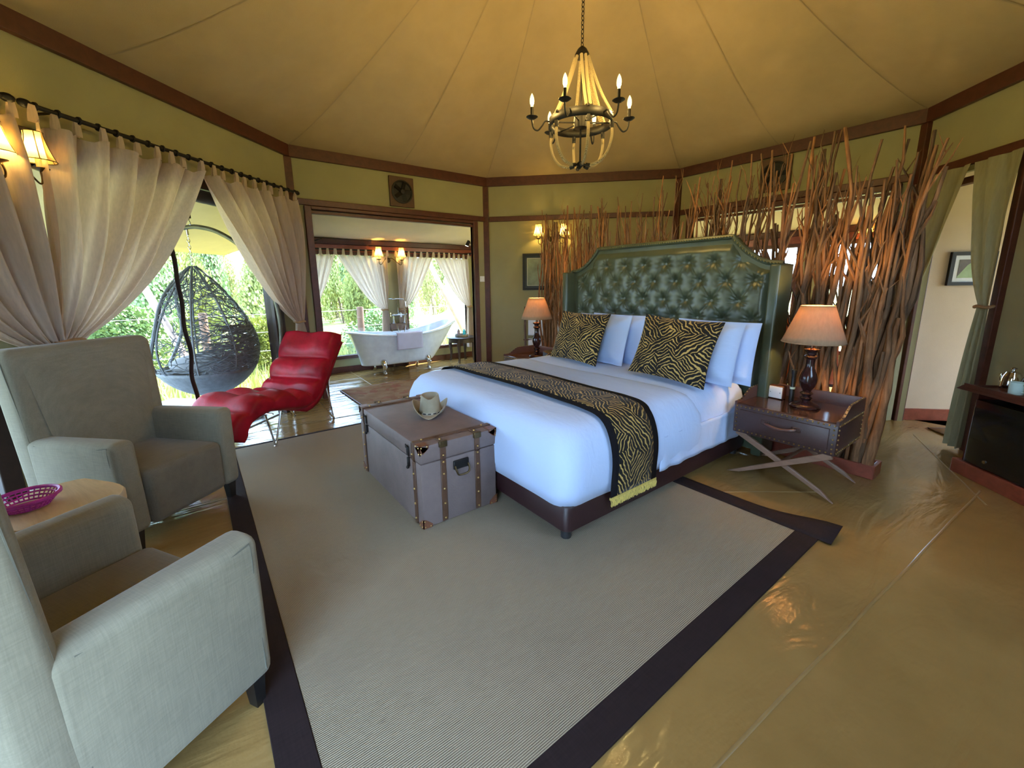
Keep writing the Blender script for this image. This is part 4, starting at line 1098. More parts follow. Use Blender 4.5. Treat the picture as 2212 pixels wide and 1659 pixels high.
# slim backing shell under the back
mb = MB()
for sgn, nm in ((1, 0),):
    mb.grid(lambda u, v: (lambda p, n_: (p.x - n_.x * 0.10, lerp(-0.30, 0.30, u), p.z - n_.z * 0.10))(*at_len(lerp(0.95, Lc - 0.03, v))), 4, 12)
mb.build('back_shell', red, T, solid=0.05, angle=180)
for (lx, span) in ((0.40, 0.13), (1.28, 0.15)):
    for s in (-1, 1):
        y = s * 0.26
        p1, _ = at_len(0.30 if lx < 1 else 1.0); 
        z1 = 0.33 if lx < 1 else 0.30
        tip = (lx, y, 0.004)
        a_ = (lx - span * (0.4 if lx < 1 else 1.6), y * 0.92, z1); b_ = (lx + span * (1.1 if lx < 1 else 0.35), y * 0.92, z1 + (0.02 if lx < 1 else 0.40))
        b_ = (lx + span * 1.1, y * 0.92, z1) if lx < 1 else (lx - span * 0.35, y * 0.92, z1 + 0.16)
        lg = MB().tube(spline([a_, (lerp(a_[0], lx, 0.85), y, 0.05), (lx - 0.008, y, 0.014), (lx + 0.008, y, 0.014), (lerp(b_[0], lx, 0.85), y, 0.05), b_], 5), 0.009, 8).build('leg', chrome, T)
        MB().lathe([(0.012, 0), (0.012, 0.008)], 10, (lx, y, 0)).build('foot_pad', blackleg, lg)
MB().tube([(0.42, -0.26, 0.32), (0.42, 0.26, 0.32)], 0.009, 6).build('cross_bar', chrome, T)

# ------------------------------------------------------------------ minibar by the right wall
T = thing('minibar_cabinet', 'black-fronted minibar in a red wooden cabinet with tray top by the right wall', 'cabinet')
on_wall(T, 'right', 1.534, -0.488)
# local: x along the wall to the right, -y towards the room
MB().box(0.0, 1.25, -0.0, 0.46, 0.0, 0.11).build('plinth', bpy.data.materials['cherry_wood'], T, smooth=False, bevel=0.005)
MB().box(0.05, 0.075, 0.03, 0.44, 0.11, 0.655).box(1.215, 1.24, 0.03, 0.44, 0.11, 0.655).box(0.05, 1.24, 0.42, 0.44, 0.11, 0.655).build('carcass', red_wood, T, smooth=False)
fd = MB().rbox(0.08, 1.21, 0.012, 0.05, 0.115, 0.61, 0.006, 2).build('fridge_door', M_plain('black_glass', (0.006, 0.007, 0.009), 0.12), T)
MB().lathe([(0.012, 0), (0.012, 0.004), (0.007, 0.004)], 16, (0, 0, 0), M=Matrix.Translation((0.24, 0.012, 0.17)) @ Matrix.Rotation(radians(90), 4, 'X')).build('lock', chrome, fd)
MB().rbox(0.08, 1.21, 0.05, 0.42, 0.12, 0.61, 0.004, 1).build('fridge_body', blackleg, T)
MB().box(0.0, 1.28, -0.02, 0.46, 0.66, 0.685).build('counter', red_wood, T, smooth=False, bevel=0.004)
MB().prism([(-0.06, 0.662), (0.0, 0.66), (0.0, 0.70), (-0.005, 0.70)], -0.02, 0.46).box(0.0, 1.28, -0.02, -0.004, 0.685, 0.715).box(0.0, 1.28, 0.444, 0.46, 0.685, 0.715).build('tray_edge', red_wood, T, smooth=False)
tpot = thing('teapot', 'polished steel teapot standing on the minibar cabinet', 'teapot'); on_wall(tpot, 'right', 1.645, -0.30, 0.685)
steel = M_plain('polished_steel', (0.62, 0.62, 0.62), 0.07, 1.0)
MB().lathe([(0.05, 0), (0.056, 0.005), (0.058, 0.04), (0.052, 0.10), (0.042, 0.128), (0.041, 0.128)], 24).build('body', steel, tpot)
lid_ = MB().lathe([(0.041, 0.128), (0.036, 0.142), (0.008, 0.15), (0.006, 0.16)], 20).build('lid', steel, tpot); MB().lathe([(0.006, 0.16), (0.016, 0.166), (0.017, 0.172), (0.006, 0.178)], 14).build('knob', steel, lid_)
MB().tube(spline([(-0.045, 0, 0.11), (-0.075, 0, 0.115), (-0.085, 0, 0.08), (-0.07, 0, 0.04), (-0.05, 0, 0.03)], 5), 0.005, 8).build('handle', steel, tpot)
MB().tube([(0.045, 0, 0.05), (0.075, 0, 0.09), (0.085, 0, 0.12)], [0.014, 0.010, 0.008], 8).build('spout', steel, tpot)
T = thing('mug', 'pale mint mug beside the teapot at the right edge of the picture', 'mug'); on_wall(T, 'right', 1.755, -0.36, 0.685)
MB().lathe([(0.03, 0), (0.038, 0.004), (0.042, 0.09), (0.039, 0.09), (0.034, 0.008), (0.002, 0.008)], 20, caps=False).build('cup', M_plain('mint_glaze', (0.55, 0.72, 0.68), 0.2), T)
MB().tube(spline([(0.041, 0, 0.075), (0.065, 0, 0.07), (0.066, 0, 0.035), (0.04, 0, 0.022)], 5), 0.005, 8).build('handle', bpy.data.materials['mint_glaze'], T)
o = MB().tube(spline([(-0.12, 0, 0.008), (-0.07, 0, 0.012), (-0.03, 0.02, 0.03), (0.01, 0.03, 0.022), (0.05, 0.06, 0.008)], 6), 0.005, 6).build('power_cable', blackleg)
tag(on_wall(o, 'right', 1.60, -0.20, 0.690), 'short black power cable lying on the cabinet beside the teapot', 'cable')
# ------------------------------------------------------------------ curtains
cream = M_sheer('cream_curtain', (0.66, 0.535, 0.43), 0.45)
olive = M_sheer('olive_canvas_drape', (0.315, 0.29, 0.17), 0.15)
rope_tie = M_noise('rope_tieback', (0.32, 0.19, 0.09), 0.3, 30, 0.9, 0.4, 80)
white_tie = M_noise('cloth_tieback', (0.55, 0.47, 0.36), 0.15, 20, 0.9)
def curtain(wall, y, s0, s1, zt, st, zk, wt, zb, wb, label, mat=cream, tabs=8, folds=7, seed=1, amp=0.045, group='curtains', tie=rope_tie, tab_h=0.085, lin=0.78):
    T = thing('curtain', label, 'curtain', group=group); on_wall(T, wall, 0, y)
    vt = 0.60
    flip = abs(st - s0) > abs(st - s1)      # which edge is the free one
    def f(u, v):
        scal = 0.028 * (1 - abs(cos(pi * tabs * u))) if tabs else 0
        if v <= vt:
            k = v / vt; g = lin * k + (1 - lin) * k ** 6
            x = lerp(lerp(s0, s1, u), st + (u - 0.5) * wt, g)
            # lower hem line runs to the knot along a slack curve
            z = lerp(zt - scal * (1 - k), zk, k)
            am = amp * (0.55 + 0.6 * sin(pi * k)) * (1 - 0.55 * k)
            yy = -am * (sin(2 * pi * folds * u + seed + 0.7 * sin(3 * k + seed)) + 0.35 * sin(2 * pi * folds * 2.3 * u + seed * 2)) - 0.03 * k
            x += 0.012 * nz(u * 9, k * 3, seed) * sin(pi * k)
        else:
            k = (v - vt) / (1 - vt); e_ = 1 - (1 - k) ** 2.2
            x = st + (u - 0.5) * lerp(wt, wb, e_); z = lerp(zk, zb, k)
            yy = -0.03 - (0.018 + 0.022 * e_) * sin(2 * pi * folds * u + seed) - 0.012 * e_
        return (x, yy, z)
    MB().grid(f, 96, 56).build('cloth', mat, T, angle=180)
    if tie is not None:
        pts = [(st + (wt / 2 + 0.012) * cos(a_), -0.03 + 0.052 * sin(a_), zk + 0.006 * sin(3 * a_)) for a_ in [2 * pi * i / 20 for i in range(20)]]
        MB().tube(pts, 0.013, 6, closed=True).build('tieback', tie, T)
    pr_ = None
    for i in range(tabs + 1 if tabs else 0):
        u = min(1, max(0, i / tabs)); x, yy, z = f(u, 0.0)
        if pr_ is None:
            mb = MB(); mb.grid(lambda a_, b_: (lerp(-0.022, 0.022, a_) * (1 - 0.25 * b_), 0.012 * cos(pi * b_) + (0.0), lerp(-0.012, tab_h, sin(pi * b_ / 2)) if b_ < 1 else tab_h), 2, 6)
            mb.grid(lambda a_, b_: (lerp(-0.022, 0.022, a_) * (0.75 + 0.25 * b_), -0.012 - 0.004 * sin(pi * b_), lerp(tab_h, -0.012, b_)), 2, 5)
            pr_ = q = mb.build('tab', mat, T)
        else: q = piece(pr_, T)
        q.location = (x, yy * 0.4, z)
    return T
def rod(wall, y, s0, s1, z, r, label, rings=0, fin=True):
    T = thing('curtain_rod', label, 'curtain rod'); on_wall(T, wall, 0, y)
    MB().tube([(s0, 0, z), (s1, 0, z)], r, 10).build('pole', black_iron, T)
    if fin:
        for s in (s0, s1): MB().ball((s, 0, z), r * 1.7, 10, 6, (1.5, 1, 1)).build('finial', black_iron, T)
    pr_ = None
    for i in range(rings):
        x = lerp(s0 + 0.05, s1 - 0.05, i / (rings - 1))
        if pr_ is None: pr_ = q = MB().tube([(0, r * 1.25 * cos(a_), r * 1.25 * sin(a_)) for a_ in [2 * pi * k / 12 for k in range(12)]], r * 0.55, 5, closed=True).build('ring', black_iron, T)
        else: q = piece(pr_, T)
        q.location = (x, 0, z)
    for s in (s0 + 0.15, s1 - 0.15): MB().tube([(s, 0, z), (s, -y - 0.004, z)], r * 0.6, 6).build('bracket', black_iron, T)
rod('left', -0.13, 0.43, 3.02, 2.605, 0.015, 'black rod above the veranda door with knotted rings', 22)
curtain('left', -0.13, 0.44, 1.640, 2.515, 0.37, 1.17, 0.13, 0.15, 0.34, 'wide cream curtain tied back at the left of the veranda door, beside the lamp', tabs=9, folds=6, seed=1.3, amp=0.10)
curtain('left', -0.13, 1.655, 2.96, 2.515, 2.755, 1.085, 0.12, 0.12, 0.30, 'cream curtain tied back at the right of the veranda door, behind the red chaise', tabs=10, folds=6, seed=2.4, amp=0.09)
rod('left', -0.13, -0.95, 0.35, 2.605, 0.015, 'black curtain rod cut off by the left edge of the picture', 8)
curtain('left', -0.13, -0.75, 0.36, 2.515, 0.255, 1.13, 0.16, 0.15, 0.30, 'cream curtain hanging at the far left edge of the picture', tabs=7, folds=6, seed=3.1, amp=0.085, lin=0.66)
YN = 1.65 - 0.07
rod('bath', YN, 0.15, 3.50, 2.105, 0.012, 'dark rod running along the top of the bath windows', 0)
curtain('bath', YN, 0.42, 0.875, 2.03, 0.36, 1.07, 0.09, 0.25, 0.16, 'narrow cream curtain at the left edge of the bath nook window', tabs=4, folds=4, seed=0.5, group='bath curtains', amp=0.03)
curtain('bath', YN, 0.885, 1.77, 2.03, 1.65, 1.07, 0.10, 0.12, 0.20, 'cream curtain of the left bath window, tied at the pier behind the tub', tabs=7, folds=7, seed=1.7, group='bath curtains', amp=0.03)
curtain('bath', YN, 1.93, 2.675, 2.03, 1.98, 1.07, 0.10, 0.12, 0.20, 'cream curtain of the right bath window, tied at the pier above the tub tap', tabs=6, folds=6, seed=2.9, group='bath curtains', amp=0.03)
curtain('bath', YN, 2.685, 3.46, 2.03, 3.44, 1.06, 0.09, 0.22, 0.17, 'cream curtain tied back at the right end of the bath nook by the bottles', tabs=7, folds=6, seed=3.8, group='bath curtains', amp=0.03)
curtain('right', -0.06, 0.14, 0.655, 2.492, 0.20, 1.27, 0.10, 0.01, 0.17, 'olive canvas drape tied back at the left of the right-hand doorway', mat=olive, tabs=0, folds=2, seed=0.9, group='doorway drapes', amp=0.035, tie=white_tie)
curtain('right', -0.06, 0.675, 1.10, 2.492, 1.065, 1.27, 0.09, 0.03, 0.14, 'olive canvas drape tied back at the right of the right-hand doorway', mat=olive, tabs=0, folds=2, seed=2.2, group='doorway drapes', amp=0.03, tie=rope_tie)
# tall wavy edge of the unzipped door flap, its strap and the rolled screen
dark_web = M_weave('dark_webbing', (0.016, 0.011, 0.012), 200, 0.3, 0.9)
T = thing('zip_flap', 'black wavy zip edge hanging down in the veranda door opening', 'zip flap'); on_wall(T, 'left', 1.385, 0.01)
MB().grid(lambda u, v: ((u - 0.5) * 0.042 + 0.008 * sin(v * 37) + 0.008 * nz(v * 9, 2), 0.008 * sin(v * 26 + 1), lerp(0.012, 2.43, v)), 3, 90).build('webbing', dark_web, T, solid=0.006)
T = thing('rolled_screen', 'dark rolled-up screen under the lintel of the veranda door with a hanging strap', 'rolled screen'); on_wall(T, 'left', 0, 0.02)
MB().grid(lambda u, v: (lerp(0.5, 2.46, v), 0.055 * cos(2 * pi * u), 2.335 + (0.06 + 0.012 * nz(v * 12, 1)) * sin(2 * pi * u)), 14, 50, True).build('roll', dark_web, T)
MB().box(1.545, 1.580, -0.052, -0.048, 2.11, 2.33).build('strap', dark_web, T, smooth=False)
MB().tube(spline([(1.562, -0.05, 2.11), (1.556, -0.05, 2.09), (1.568, -0.05, 2.07), (1.56, -0.05, 2.055)], 5), 0.004, 6).build('hook', chrome, T)

# ------------------------------------------------------------------ wall lamps
shade_c = M_sheer('wall_lamp_shade', (0.72, 0.62, 0.36), 0.5)
ivory = M_plain('ivory_sleeve', (0.75, 0.66, 0.42), 0.6)
sconce_glow = M_emit('sconce_glow', (1.0, 0.66, 0.16), 80)
def sconce(wall, s, y, z, label, spread=0.20, arms=(-1, 1)):
    T = thing('wall_lamp', label, 'wall lamp', group='twin-arm wall lamps'); on_wall(T, wall, s, y, z)
    MB().lathe([(0.002, -0.02), (0.02, -0.018), (0.04, -0.008), (0.046, 0.0)], 18, M=Matrix.Rotation(radians(90), 4, 'X') @ Matrix.Translation((0, 0, 0.021)) @ Matrix.Rotation(pi, 4, 'X')).build('backplate', bronze, T)
    for k in arms:
        x = k * spread
        arm = MB().tube(spline([(0, -0.02, 0.01), (k * 0.05, -0.07, 0.035), (x * 0.62, -0.12, -0.04), (x * 0.85, -0.14, -0.085), (x, -0.14, -0.06), (x, -0.14, -0.01)], 6), 0.0055, 8).build('arm', bronze, T)
        MB().lathe([(0.005, -0.012), (0.02, -0.006), (0.045, 0.006), (0.045, 0.009), (0.005, 0.004)], 18, (x, -0.14, 0)).build('drip_cup', bronze, arm)
        MB().lathe([(0.015, 0.004), (0.015, 0.075)], 12, (x, -0.14, 0)).build('candle_sleeve', ivory, arm)
        MB().ball((x, -0.14, 0.115), 0.018, 10, 7, (1, 1, 1.6)).build('bulb', sconce_glow, arm)
        mb = MB()
        def f(u, v, x=x):
            r_ = 0.046 + 0.040 * (1 - v) ** 1.7; a_ = 2 * pi * u
            r_ *= 1 - 0.03 * abs(sin(3 * a_))
            return (x + r_ * cos(a_), -0.14 + r_ * sin(a_), lerp(0.05, 0.215, v))
        mb.grid(f, 36, 8, True); sh_ = mb.build('shade', shade_c, arm)
        rb = MB()
        for q in range(6):
            u = q / 6; rb.tube([f(u, v / 8) for v in range(9)], 0.0028, 5)
        for v in (0, 1): rb.tube([f(i / 36, v) for i in range(36)], 0.003, 5, closed=True)
        rb.build('shade_rib', bronze, sh_) if False else rb.build('shade_ribs', bronze, arm)
    return T
sconce('left', 0.33, -0.001, 2.23, 'twin-arm wall lamp with yellow bell shades at the top left between the curtains', 0.10)
sconce('bath', 1.80, 1.65 - 0.001, 1.95, 'twin-arm wall lamp with bell shades on the pier between the bath windows', 0.21)
sconce('corner', 1.06, -0.001, 2.20, 'wall lamp glowing behind the left end of the stick screen')
sconce('back', 2.16, 1.65 - 0.001, 2.10, 'lit wall lamp seen through the right end of the stick screen')
T = thing('spotlight', 'small black spotlight on the right jamb of the bath opening', 'spotlight', (-6.02, 3.715, 2.16))
MB().tube([(0, 0.0, 0.0), (0, -0.03, 0.0)], 0.008, 8).build('stem', black_iron, T)
MB().tube([(0.01, -0.035, 0.035), (-0.02, -0.06, -0.045)], [0.022, 0.03], 14).build('housing', black_iron, T)
MB().tube([(-0.0205, -0.0605, -0.046), (-0.0212, -0.061, -0.048)], 0.024, 14).build('lens', M_emit('spot_lens', (0.85, 1.0, 0.85), 8), T)

# ------------------------------------------------------------------ pictures, vents, switch
def picture(wall, s0, s1, z0, z1, label, art, y=-0.001, M=None, mat_w=0.09):
    T = thing('framed_picture', label, 'picture')
    on_wall(T, wall, (s0 + s1) / 2, y, z0)
    w_, h_ = (s1 - s0) / 2, z1 - z0; b_ = 0.035
    mb = MB().box(-w_, w_, -0.03, 0, 0, b_).box(-w_, w_, -0.03, 0, h_ - b_, h_).box(-w_, -w_ + b_, -0.03, 0, b_, h_ - b_).box(w_ - b_, w_, -0.03, 0, b_, h_ - b_)
    mb.build('frame', M_plain('black_frame', (0.008, 0.009, 0.012), 0.6) if 'black_frame' not in bpy.data.materials else bpy.data.materials['black_frame'], T, smooth=False)
    return T, w_, h_, b_
T, w_, h_, b_ = picture('corner', 0.59, 1.12, 1.40, 1.985, 'black-framed greenish print on the wall left of the stick screen', None)
MB().box(-w_ + b_, w_ - b_, -0.012, -0.002, b_, h_ - b_).build('mount', M_plain('dark_mount', (0.045, 0.055, 0.055), 0.7), T, smooth=False)
MB().box(-w_ + b_ + 0.035, w_ - b_ - 0.035, -0.015, -0.012, b_ + 0.035, h_ - b_ - 0.035).build('mat_board', M_plain('ivory_mat', (0.55, 0.55, 0.42), 0.8), T, smooth=False)
MB().box(-w_ + b_ + 0.045, w_ - b_ - 0.045, -0.0165, -0.015, b_ + 0.045, h_ - b_ - 0.045).build('print', M_noise('grey_green_print', (0.27, 0.31, 0.20), 0.45, 4, 0.6, 0), T, smooth=False)
T, w_, h_, b_ = picture('right', -0.20, 0.20, 1.435, 1.765, 'black-framed picture with white mount on the pale passage wall', None)
th = radians(-45); e0 = Vector((*K['e'], 0)); ux = Vector((cos(th), sin(th), 0)); uy = Vector((-sin(th), cos(th), 0))
T.location = e0 + ux * 0.192 + uy * 0.455 + Vector((0, 0, 1.435)); T.rotation_euler = (0, 0, radians(45))
MB().box(-w_ + b_, w_ - b_, -0.012, -0.002, b_, h_ - b_).build('mount', M_plain('white_mount', (0.72, 0.75, 0.76), 0.6), T, smooth=False)
pr1 = MB().box(-w_ + 0.085, 0.045, -0.014, -0.012, 0.075, h_ - 0.075).build('print', M_noise('green_print', (0.34, 0.46, 0.24), 0.2, 8, 0.6, 0), T, smooth=False)
MB().prism([(-w_ + 0.085, 0.09), (-w_ + 0.085, h_ - 0.075), (0.03, h_ - 0.075), (-0.04, h_ - 0.13)], -0.0155, -0.014).build('grey_shape', M_noise('grey_print', (0.13, 0.11, 0.10), 0.3, 14, 0.6, 0), pr1, smooth=False)
MB().box(0.065, w_ - 0.085, -0.014, -0.012, 0.075, h_ - 0.075).build('print', bpy.data.materials['green_print'], T, smooth=False)
fan_dark = M_plain('fan_dark', (0.012, 0.010, 0.009), 0.6)
def vent(wall, s, z, label):
    T = thing('vent_fan', label, 'vent fan', group='wall fans'); on_wall(T, wall, s, -0.001, z)
    MB().rbox(-0.18, 0.18, -0.03, 0, -0.20, 0.20, 0.004, 1).build('panel', M_wood('vent_wood', (0.085, 0.038, 0.018), 0.35, 3, 0.5, (3, 3, 3)) if 'vent_wood' not in bpy.data.materials else bpy.data.materials['vent_wood'], T)
    Rx = Matrix.Rotation(radians(90), 4, 'X')
    MB().lathe([(0.155, 0.030), (0.155, 0.045), (0.135, 0.05), (0.130, 0.034)], 28, M=Rx, caps=False).build('ring', fan_dark, T)
    MB().lathe([(0.134, 0.031), (0.134, 0.033)], 28, M=Rx).build('grille_back', fan_dark, T)
    MB().lathe([(0.035, 0.034), (0.035, 0.06), (0.028, 0.066)], 16, M=Rx).build('hub', fan_dark, T)
    for k in range(5):
        M_ = Matrix.Rotation(radians(90), 4, 'X') @ Matrix.Rotation(2 * pi * k / 5, 4, 'Z') @ Matrix.Translation((0.08, 0, 0.048)) @ Matrix.Rotation(radians(25), 4, 'X')
        MB().box(-0.05, 0.05, -0.028, 0.028, -0.002, 0.002, M_).build('blade', black_iron, T, smooth=False)
vent('bath', 1.43, 2.79, 'round extractor fan in a square wooden panel above the bath opening')
vent('back', 1.34, 2.82, 'round extractor fan in a wooden panel behind the branch tips')
T = thing('light_switch', 'white light switch plate right of the bath opening', 'light switch'); on_wall(T, 'bath', 2.755, -0.001, 1.59)
MB().rbox(-0.045, 0.045, -0.01, 0, -0.045, 0.045, 0.004, 2).build('plate', bpy.data.materials['white_plastic'], T); MB().rbox(-0.014, 0.014, -0.015, -0.009, -0.022, 0.022, 0.002, 1).build('rocker', bpy.data.materials['white_plastic'], T)
# ------------------------------------------------------------------ towel rack behind the left lamp
stick_m = M_wood('rustic_pole', (0.11, 0.065, 0.05), 0.35, 4, 0.6, (3, 3, 3), 0.3)
T = thing('towel_rack', 'rustic pole towel rack behind the left bedside lamp', 'towel rack'); on_wall(T, 'corner', 0.95, -0.22)
for x in (-0.30, 0.30):
    MB().tube([(x, 0, 0), (x + 0.004, 0.006, 0.4), (x - 0.004, 0, 0.8), (x, 0.004, 1.14)], [0.02, 0.019, 0.018, 0.017], 8).build('upright', stick_m, T)
for z in (0.14, 0.60, 1.02):
    MB().tube([(-0.33, 0.0, z), (0, 0.004, z + 0.004), (0.33, 0, z)], 0.014, 8).build('rail', stick_m, T)
tw_m = M_noise('white_towel', (0.76, 0.80, 0.86), 0.05, 8, 0.95, 0.4, 250)
def hung_towel(x0, x1, zr, zlow, yoff=0.0):
    return MB().grid(lambda u, v: (lerp(x0, x1, u), yoff + (-0.022 if v < 0.5 else 0.022) * min(1, abs(v - 0.5) * 12) - 0.006 * sin(u * 9), zr + 0.016 - (zr - zlow) * abs(2 * v - 1) ** 1.0), 12, 24)
o = hung_towel(-0.25, 0.25, 1.02, 0.66).build('towel', tw_m, solid=0.006); tag(on_wall(o, 'corner', 0.95, -0.22), 'white towel on the upper rail of the towel rack', 'towel')
o = hung_towel(-0.25, 0.25, 0.60, 0.22).build('towel', tw_m, solid=0.006); tag(on_wall(o, 'corner', 0.95, -0.22), 'white towel on the middle rail of the towel rack', 'towel')
# ------------------------------------------------------------------ bath nook
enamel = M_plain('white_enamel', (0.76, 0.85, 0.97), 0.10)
TB = Vector((-7.17, 2.98, 0))
tub = thing('bathtub', 'white freestanding slipper bathtub on chrome claw feet in the window nook', 'bathtub', TB, 0)
def sup(a_, e): return math.copysign(abs(a_) ** e, a_)
def zrim(t): return 0.655 + 0.085 * max(0, -t) ** 2 + 0.185 * max(0, t) ** 2.0
def tubpt(u, v):
    an = 2 * pi * u; cx_, sy_ = sup(cos(an), 0.75), sup(sin(an), 0.75)
    t = sy_
    zr = zrim(t)
    def ring(v_):     # outer body, v_ 0 bottom .. 1 rim
        y0, y1 = lerp(-0.80, -0.99, v_ ** 1.3), lerp(0.50, 0.97, v_ ** 0.9)
        hw = lerp(0.215, 0.345, v_ ** 0.7); return (hw * cx_, lerp(y0, y1, (t + 1) / 2), lerp(0.165, zr, v_))
    if v < 0.06: k = v / 0.06; x, y, z = ring(0); c = 0.25 + 0.75 * k; return (x * c, (y + 0.15) * c - 0.15, 0.15 + 0.015 * k)
    if v < 0.5: return ring((v - 0.06) / 0.44 * 0.97)
    if v < 0.68:
        k = (v - 0.5) / 0.18; x, y, z = ring(0.97); a2 = -pi / 2 + k * pi * 1.25
        o = 0.036 * (cos(a2)) ; h = 0.02 * sin(a2) + 0.02
        nx, ny = cos(an), sin(an)
        return (x + nx * o, y + ny * o * 1.1, z + h)
    k = (v - 0.68) / 0.32; vv = 1 - k
    x, y, z = ring(max(0.05, 0.97 * vv ** 0.6)); c = 0.90 - 0.75 * sstep(0.75, 1.0, k)
    return (x * c, (y + 0.05) * c - 0.05, lerp(zr + 0.015, 0.21, k ** 0.8))
MB().grid(tubpt, 72, 50, True).build('basin', enamel, tub, angle=70)
for sx in (-1, 1):
    for y in (-0.50, 0.32):
        x = sx * 0.23
        ft = MB().tube(spline([(x * 0.80, y, 0.24), (x * 1.06, y, 0.20), (x * 1.16, y, 0.13), (x * 1.04, y, 0.07), (x * 1.14, y, 0.03)], 5), [0.05, 0.052, 0.055, 0.056, 0.055, 0.05, 0.046, 0.042, 0.038, 0.033, 0.03, 0.027, 0.025, 0.024, 0.023, 0.023, 0.024, 0.026, 0.028, 0.03, 0.03], 10).ball((x * 1.17, y, 0.026), 0.034, 10, 6, (1, 1, 0.75)).build('claw_foot', chrome, tub)
        for k in (-1, 0, 1): MB().tube([(x * 1.06, y + k * 0.03, 0.17), (x * 1.22, y + k * 0.028, 0.15), (x * 1.20, y + k * 0.02, 0.09)], [0.010, 0.014, 0.008], 6).build('scroll', chrome, ft)
# tap with hand shower on a small wooden stand behind the tub
ST = thing('tap_stand', 'small wooden stand holding the tap behind the bathtub', 'stand', (-7.53, 3.02, 0))
brown = M_wood('nook_wood', (0.16, 0.09, 0.05), 0.3, 3, 0.5, (3, 3, 3))
MB().box(-0.06, 0.06, -0.17, 0.17, 0.79, 0.815).build('top', brown, ST, smooth=False, bevel=0.003)
for y in (-0.15, 0.15): MB().box(-0.05, 0.05, y - 0.015, y + 0.015, 0, 0.79).build('leg', brown, ST, smooth=False)
MB().box(-0.045, 0.045, -0.14, 0.14, 0.70, 0.79).build('apron', brown, ST, smooth=False)
TP = thing('bath_tap', 'chrome bath mixer tap with hand shower and looping hose', 'tap', (-7.50, 3.02, 0.815))
MB().tube([(0, -0.105, 0), (0, -0.105, 0.16)], 0.016, 10).tube([(0, 0.105, 0), (0, 0.105, 0.16)], 0.016, 10).lathe([(0.03, 0), (0.03, 0.012)], 14, (0, -0.105, 0)).lathe([(0.03, 0), (0.03, 0.012)], 14, (0, 0.105, 0)).build('pillars', chrome, TP)
MB().tube([(0, -0.12, 0.16), (0, 0.12, 0.16)], 0.02, 12).build('bridge', chrome, TP)
MB().tube(spline([(0, 0, 0.16), (0.03, 0, 0.20), (0.10, 0, 0.19), (0.13, 0, 0.12)], 6), 0.013, 10).build('spout', chrome, TP)
for s in (-1, 1):
    hn = MB().tube([(0, s * 0.12, 0.16), (0.01, s * 0.15, 0.165)], 0.012, 8).build('handle', chrome, TP)
    MB().tube([(0.01, s * 0.15, 0.13), (0.01, s * 0.15, 0.20)], 0.008, 8).tube([(-0.025, s * 0.15, 0.165), (0.045, s * 0.15, 0.165)], 0.008, 8).build('cross', chrome, hn)
MB().tube(spline([(0, 0, 0.17), (-0.01, 0, 0.30), (0, -0.01, 0.40), (0, -0.02, 0.43)], 5), 0.008, 8).build('riser', chrome, TP)
hs = MB().tube([(0, -0.11, 0.445), (0, -0.02, 0.45), (0, 0.10, 0.445)], [0.012, 0.012, 0.010], 10).build('hand_shower', chrome, TP)
MB().lathe([(0.012, 0.0), (0.04, 0.012), (0.045, 0.022), (0.03, 0.028)], 16, (0, -0.14, -0.0), M=Matrix.Translation((0, 0, 0.435)) @ Matrix.Rotation(0, 4, 'X')).build('shower_head', chrome, hs)
MB().tube(spline([(0.0, 0.10, 0.445), (0.0, 0.15, 0.40), (0.02, 0.14, 0.20), (0.10, 0.10, 0.02), (0.14, 0.03, -0.18), (0.12, -0.02, -0.22), (0.10, -0.06, -0.10), (0.03, -0.10, 0.06), (0.02, -0.10, 0.15)], 7), 0.0075, 8).build('hose', chrome, TP)
o = MB().grid(lambda u, v: (lerp(0.375, 0.388, v) + 0.004 * sin(u * 7) + (0 if v < 0.8 else -0.10 * (v - 0.8) / 0.2), lerp(-0.30, 0.17, u), (lerp(0.42, 0.70, v / 0.8) if v < 0.8 else 0.70 + 0.012 * sin(pi * (v - 0.8) / 0.2)) + 0.018 * (u - 0.5) ** 2), 14, 20).build('bath_towel', M_noise('lilac_towel', (0.60, 0.60, 0.76), 0.05, 10, 0.9, 0.3, 200), solid=0.008)
o.location = TB; tag(o, 'pale lilac bath towel hanging over the rim of the bathtub', 'towel')
# side table with tray and bottles
carved = M_noise('carved_dark_wood', (0.032, 0.018, 0.014), 0.4, 14, 0.4, 0.6, 40, bdist=0.01)
T = thing('bath_side_table', 'round dark carved side table at the right end of the bathtub', 'side table', (-7.28, 4.22, 0))
MB().lathe([(0.02, 0.455), (0.27, 0.455), (0.295, 0.465), (0.30, 0.475), (0.285, 0.485), (0.02, 0.487)], 32).build('top', carved, T)
MB().lathe([(0.255, 0.38), (0.26, 0.395), (0.26, 0.455)], 32, caps=False).build('apron', carved, T)
for k in range(4):
    a_ = pi / 4 + k * pi / 2; c_, s_ = cos(a_), sin(a_)
    MB().tube([(0.235 * c_, 0.235 * s_, 0.45), (0.245 * c_, 0.245 * s_, 0.34), (0.225 * c_, 0.225 * s_, 0.18), (0.235 * c_, 0.235 * s_, 0.03), (0.245 * c_, 0.245 * s_, 0.0)], [0.04, 0.036, 0.025, 0.020, 0.026], 8).build('leg', carved, T)
T = thing('toiletry_tray', 'round grey wooden tray on the dark side table', 'tray', (-7.25, 4.20, 0.487))
MB().lathe([(0.02, 0), (0.125, 0), (0.132, 0.01), (0.132, 0.05), (0.124, 0.052), (0.122, 0.014), (0.02, 0.012)], 28).build('dish', M_wood('grey_tray', (0.20, 0.17, 0.14), 0.3, 5, 0.6, (3, 3, 3)), T)
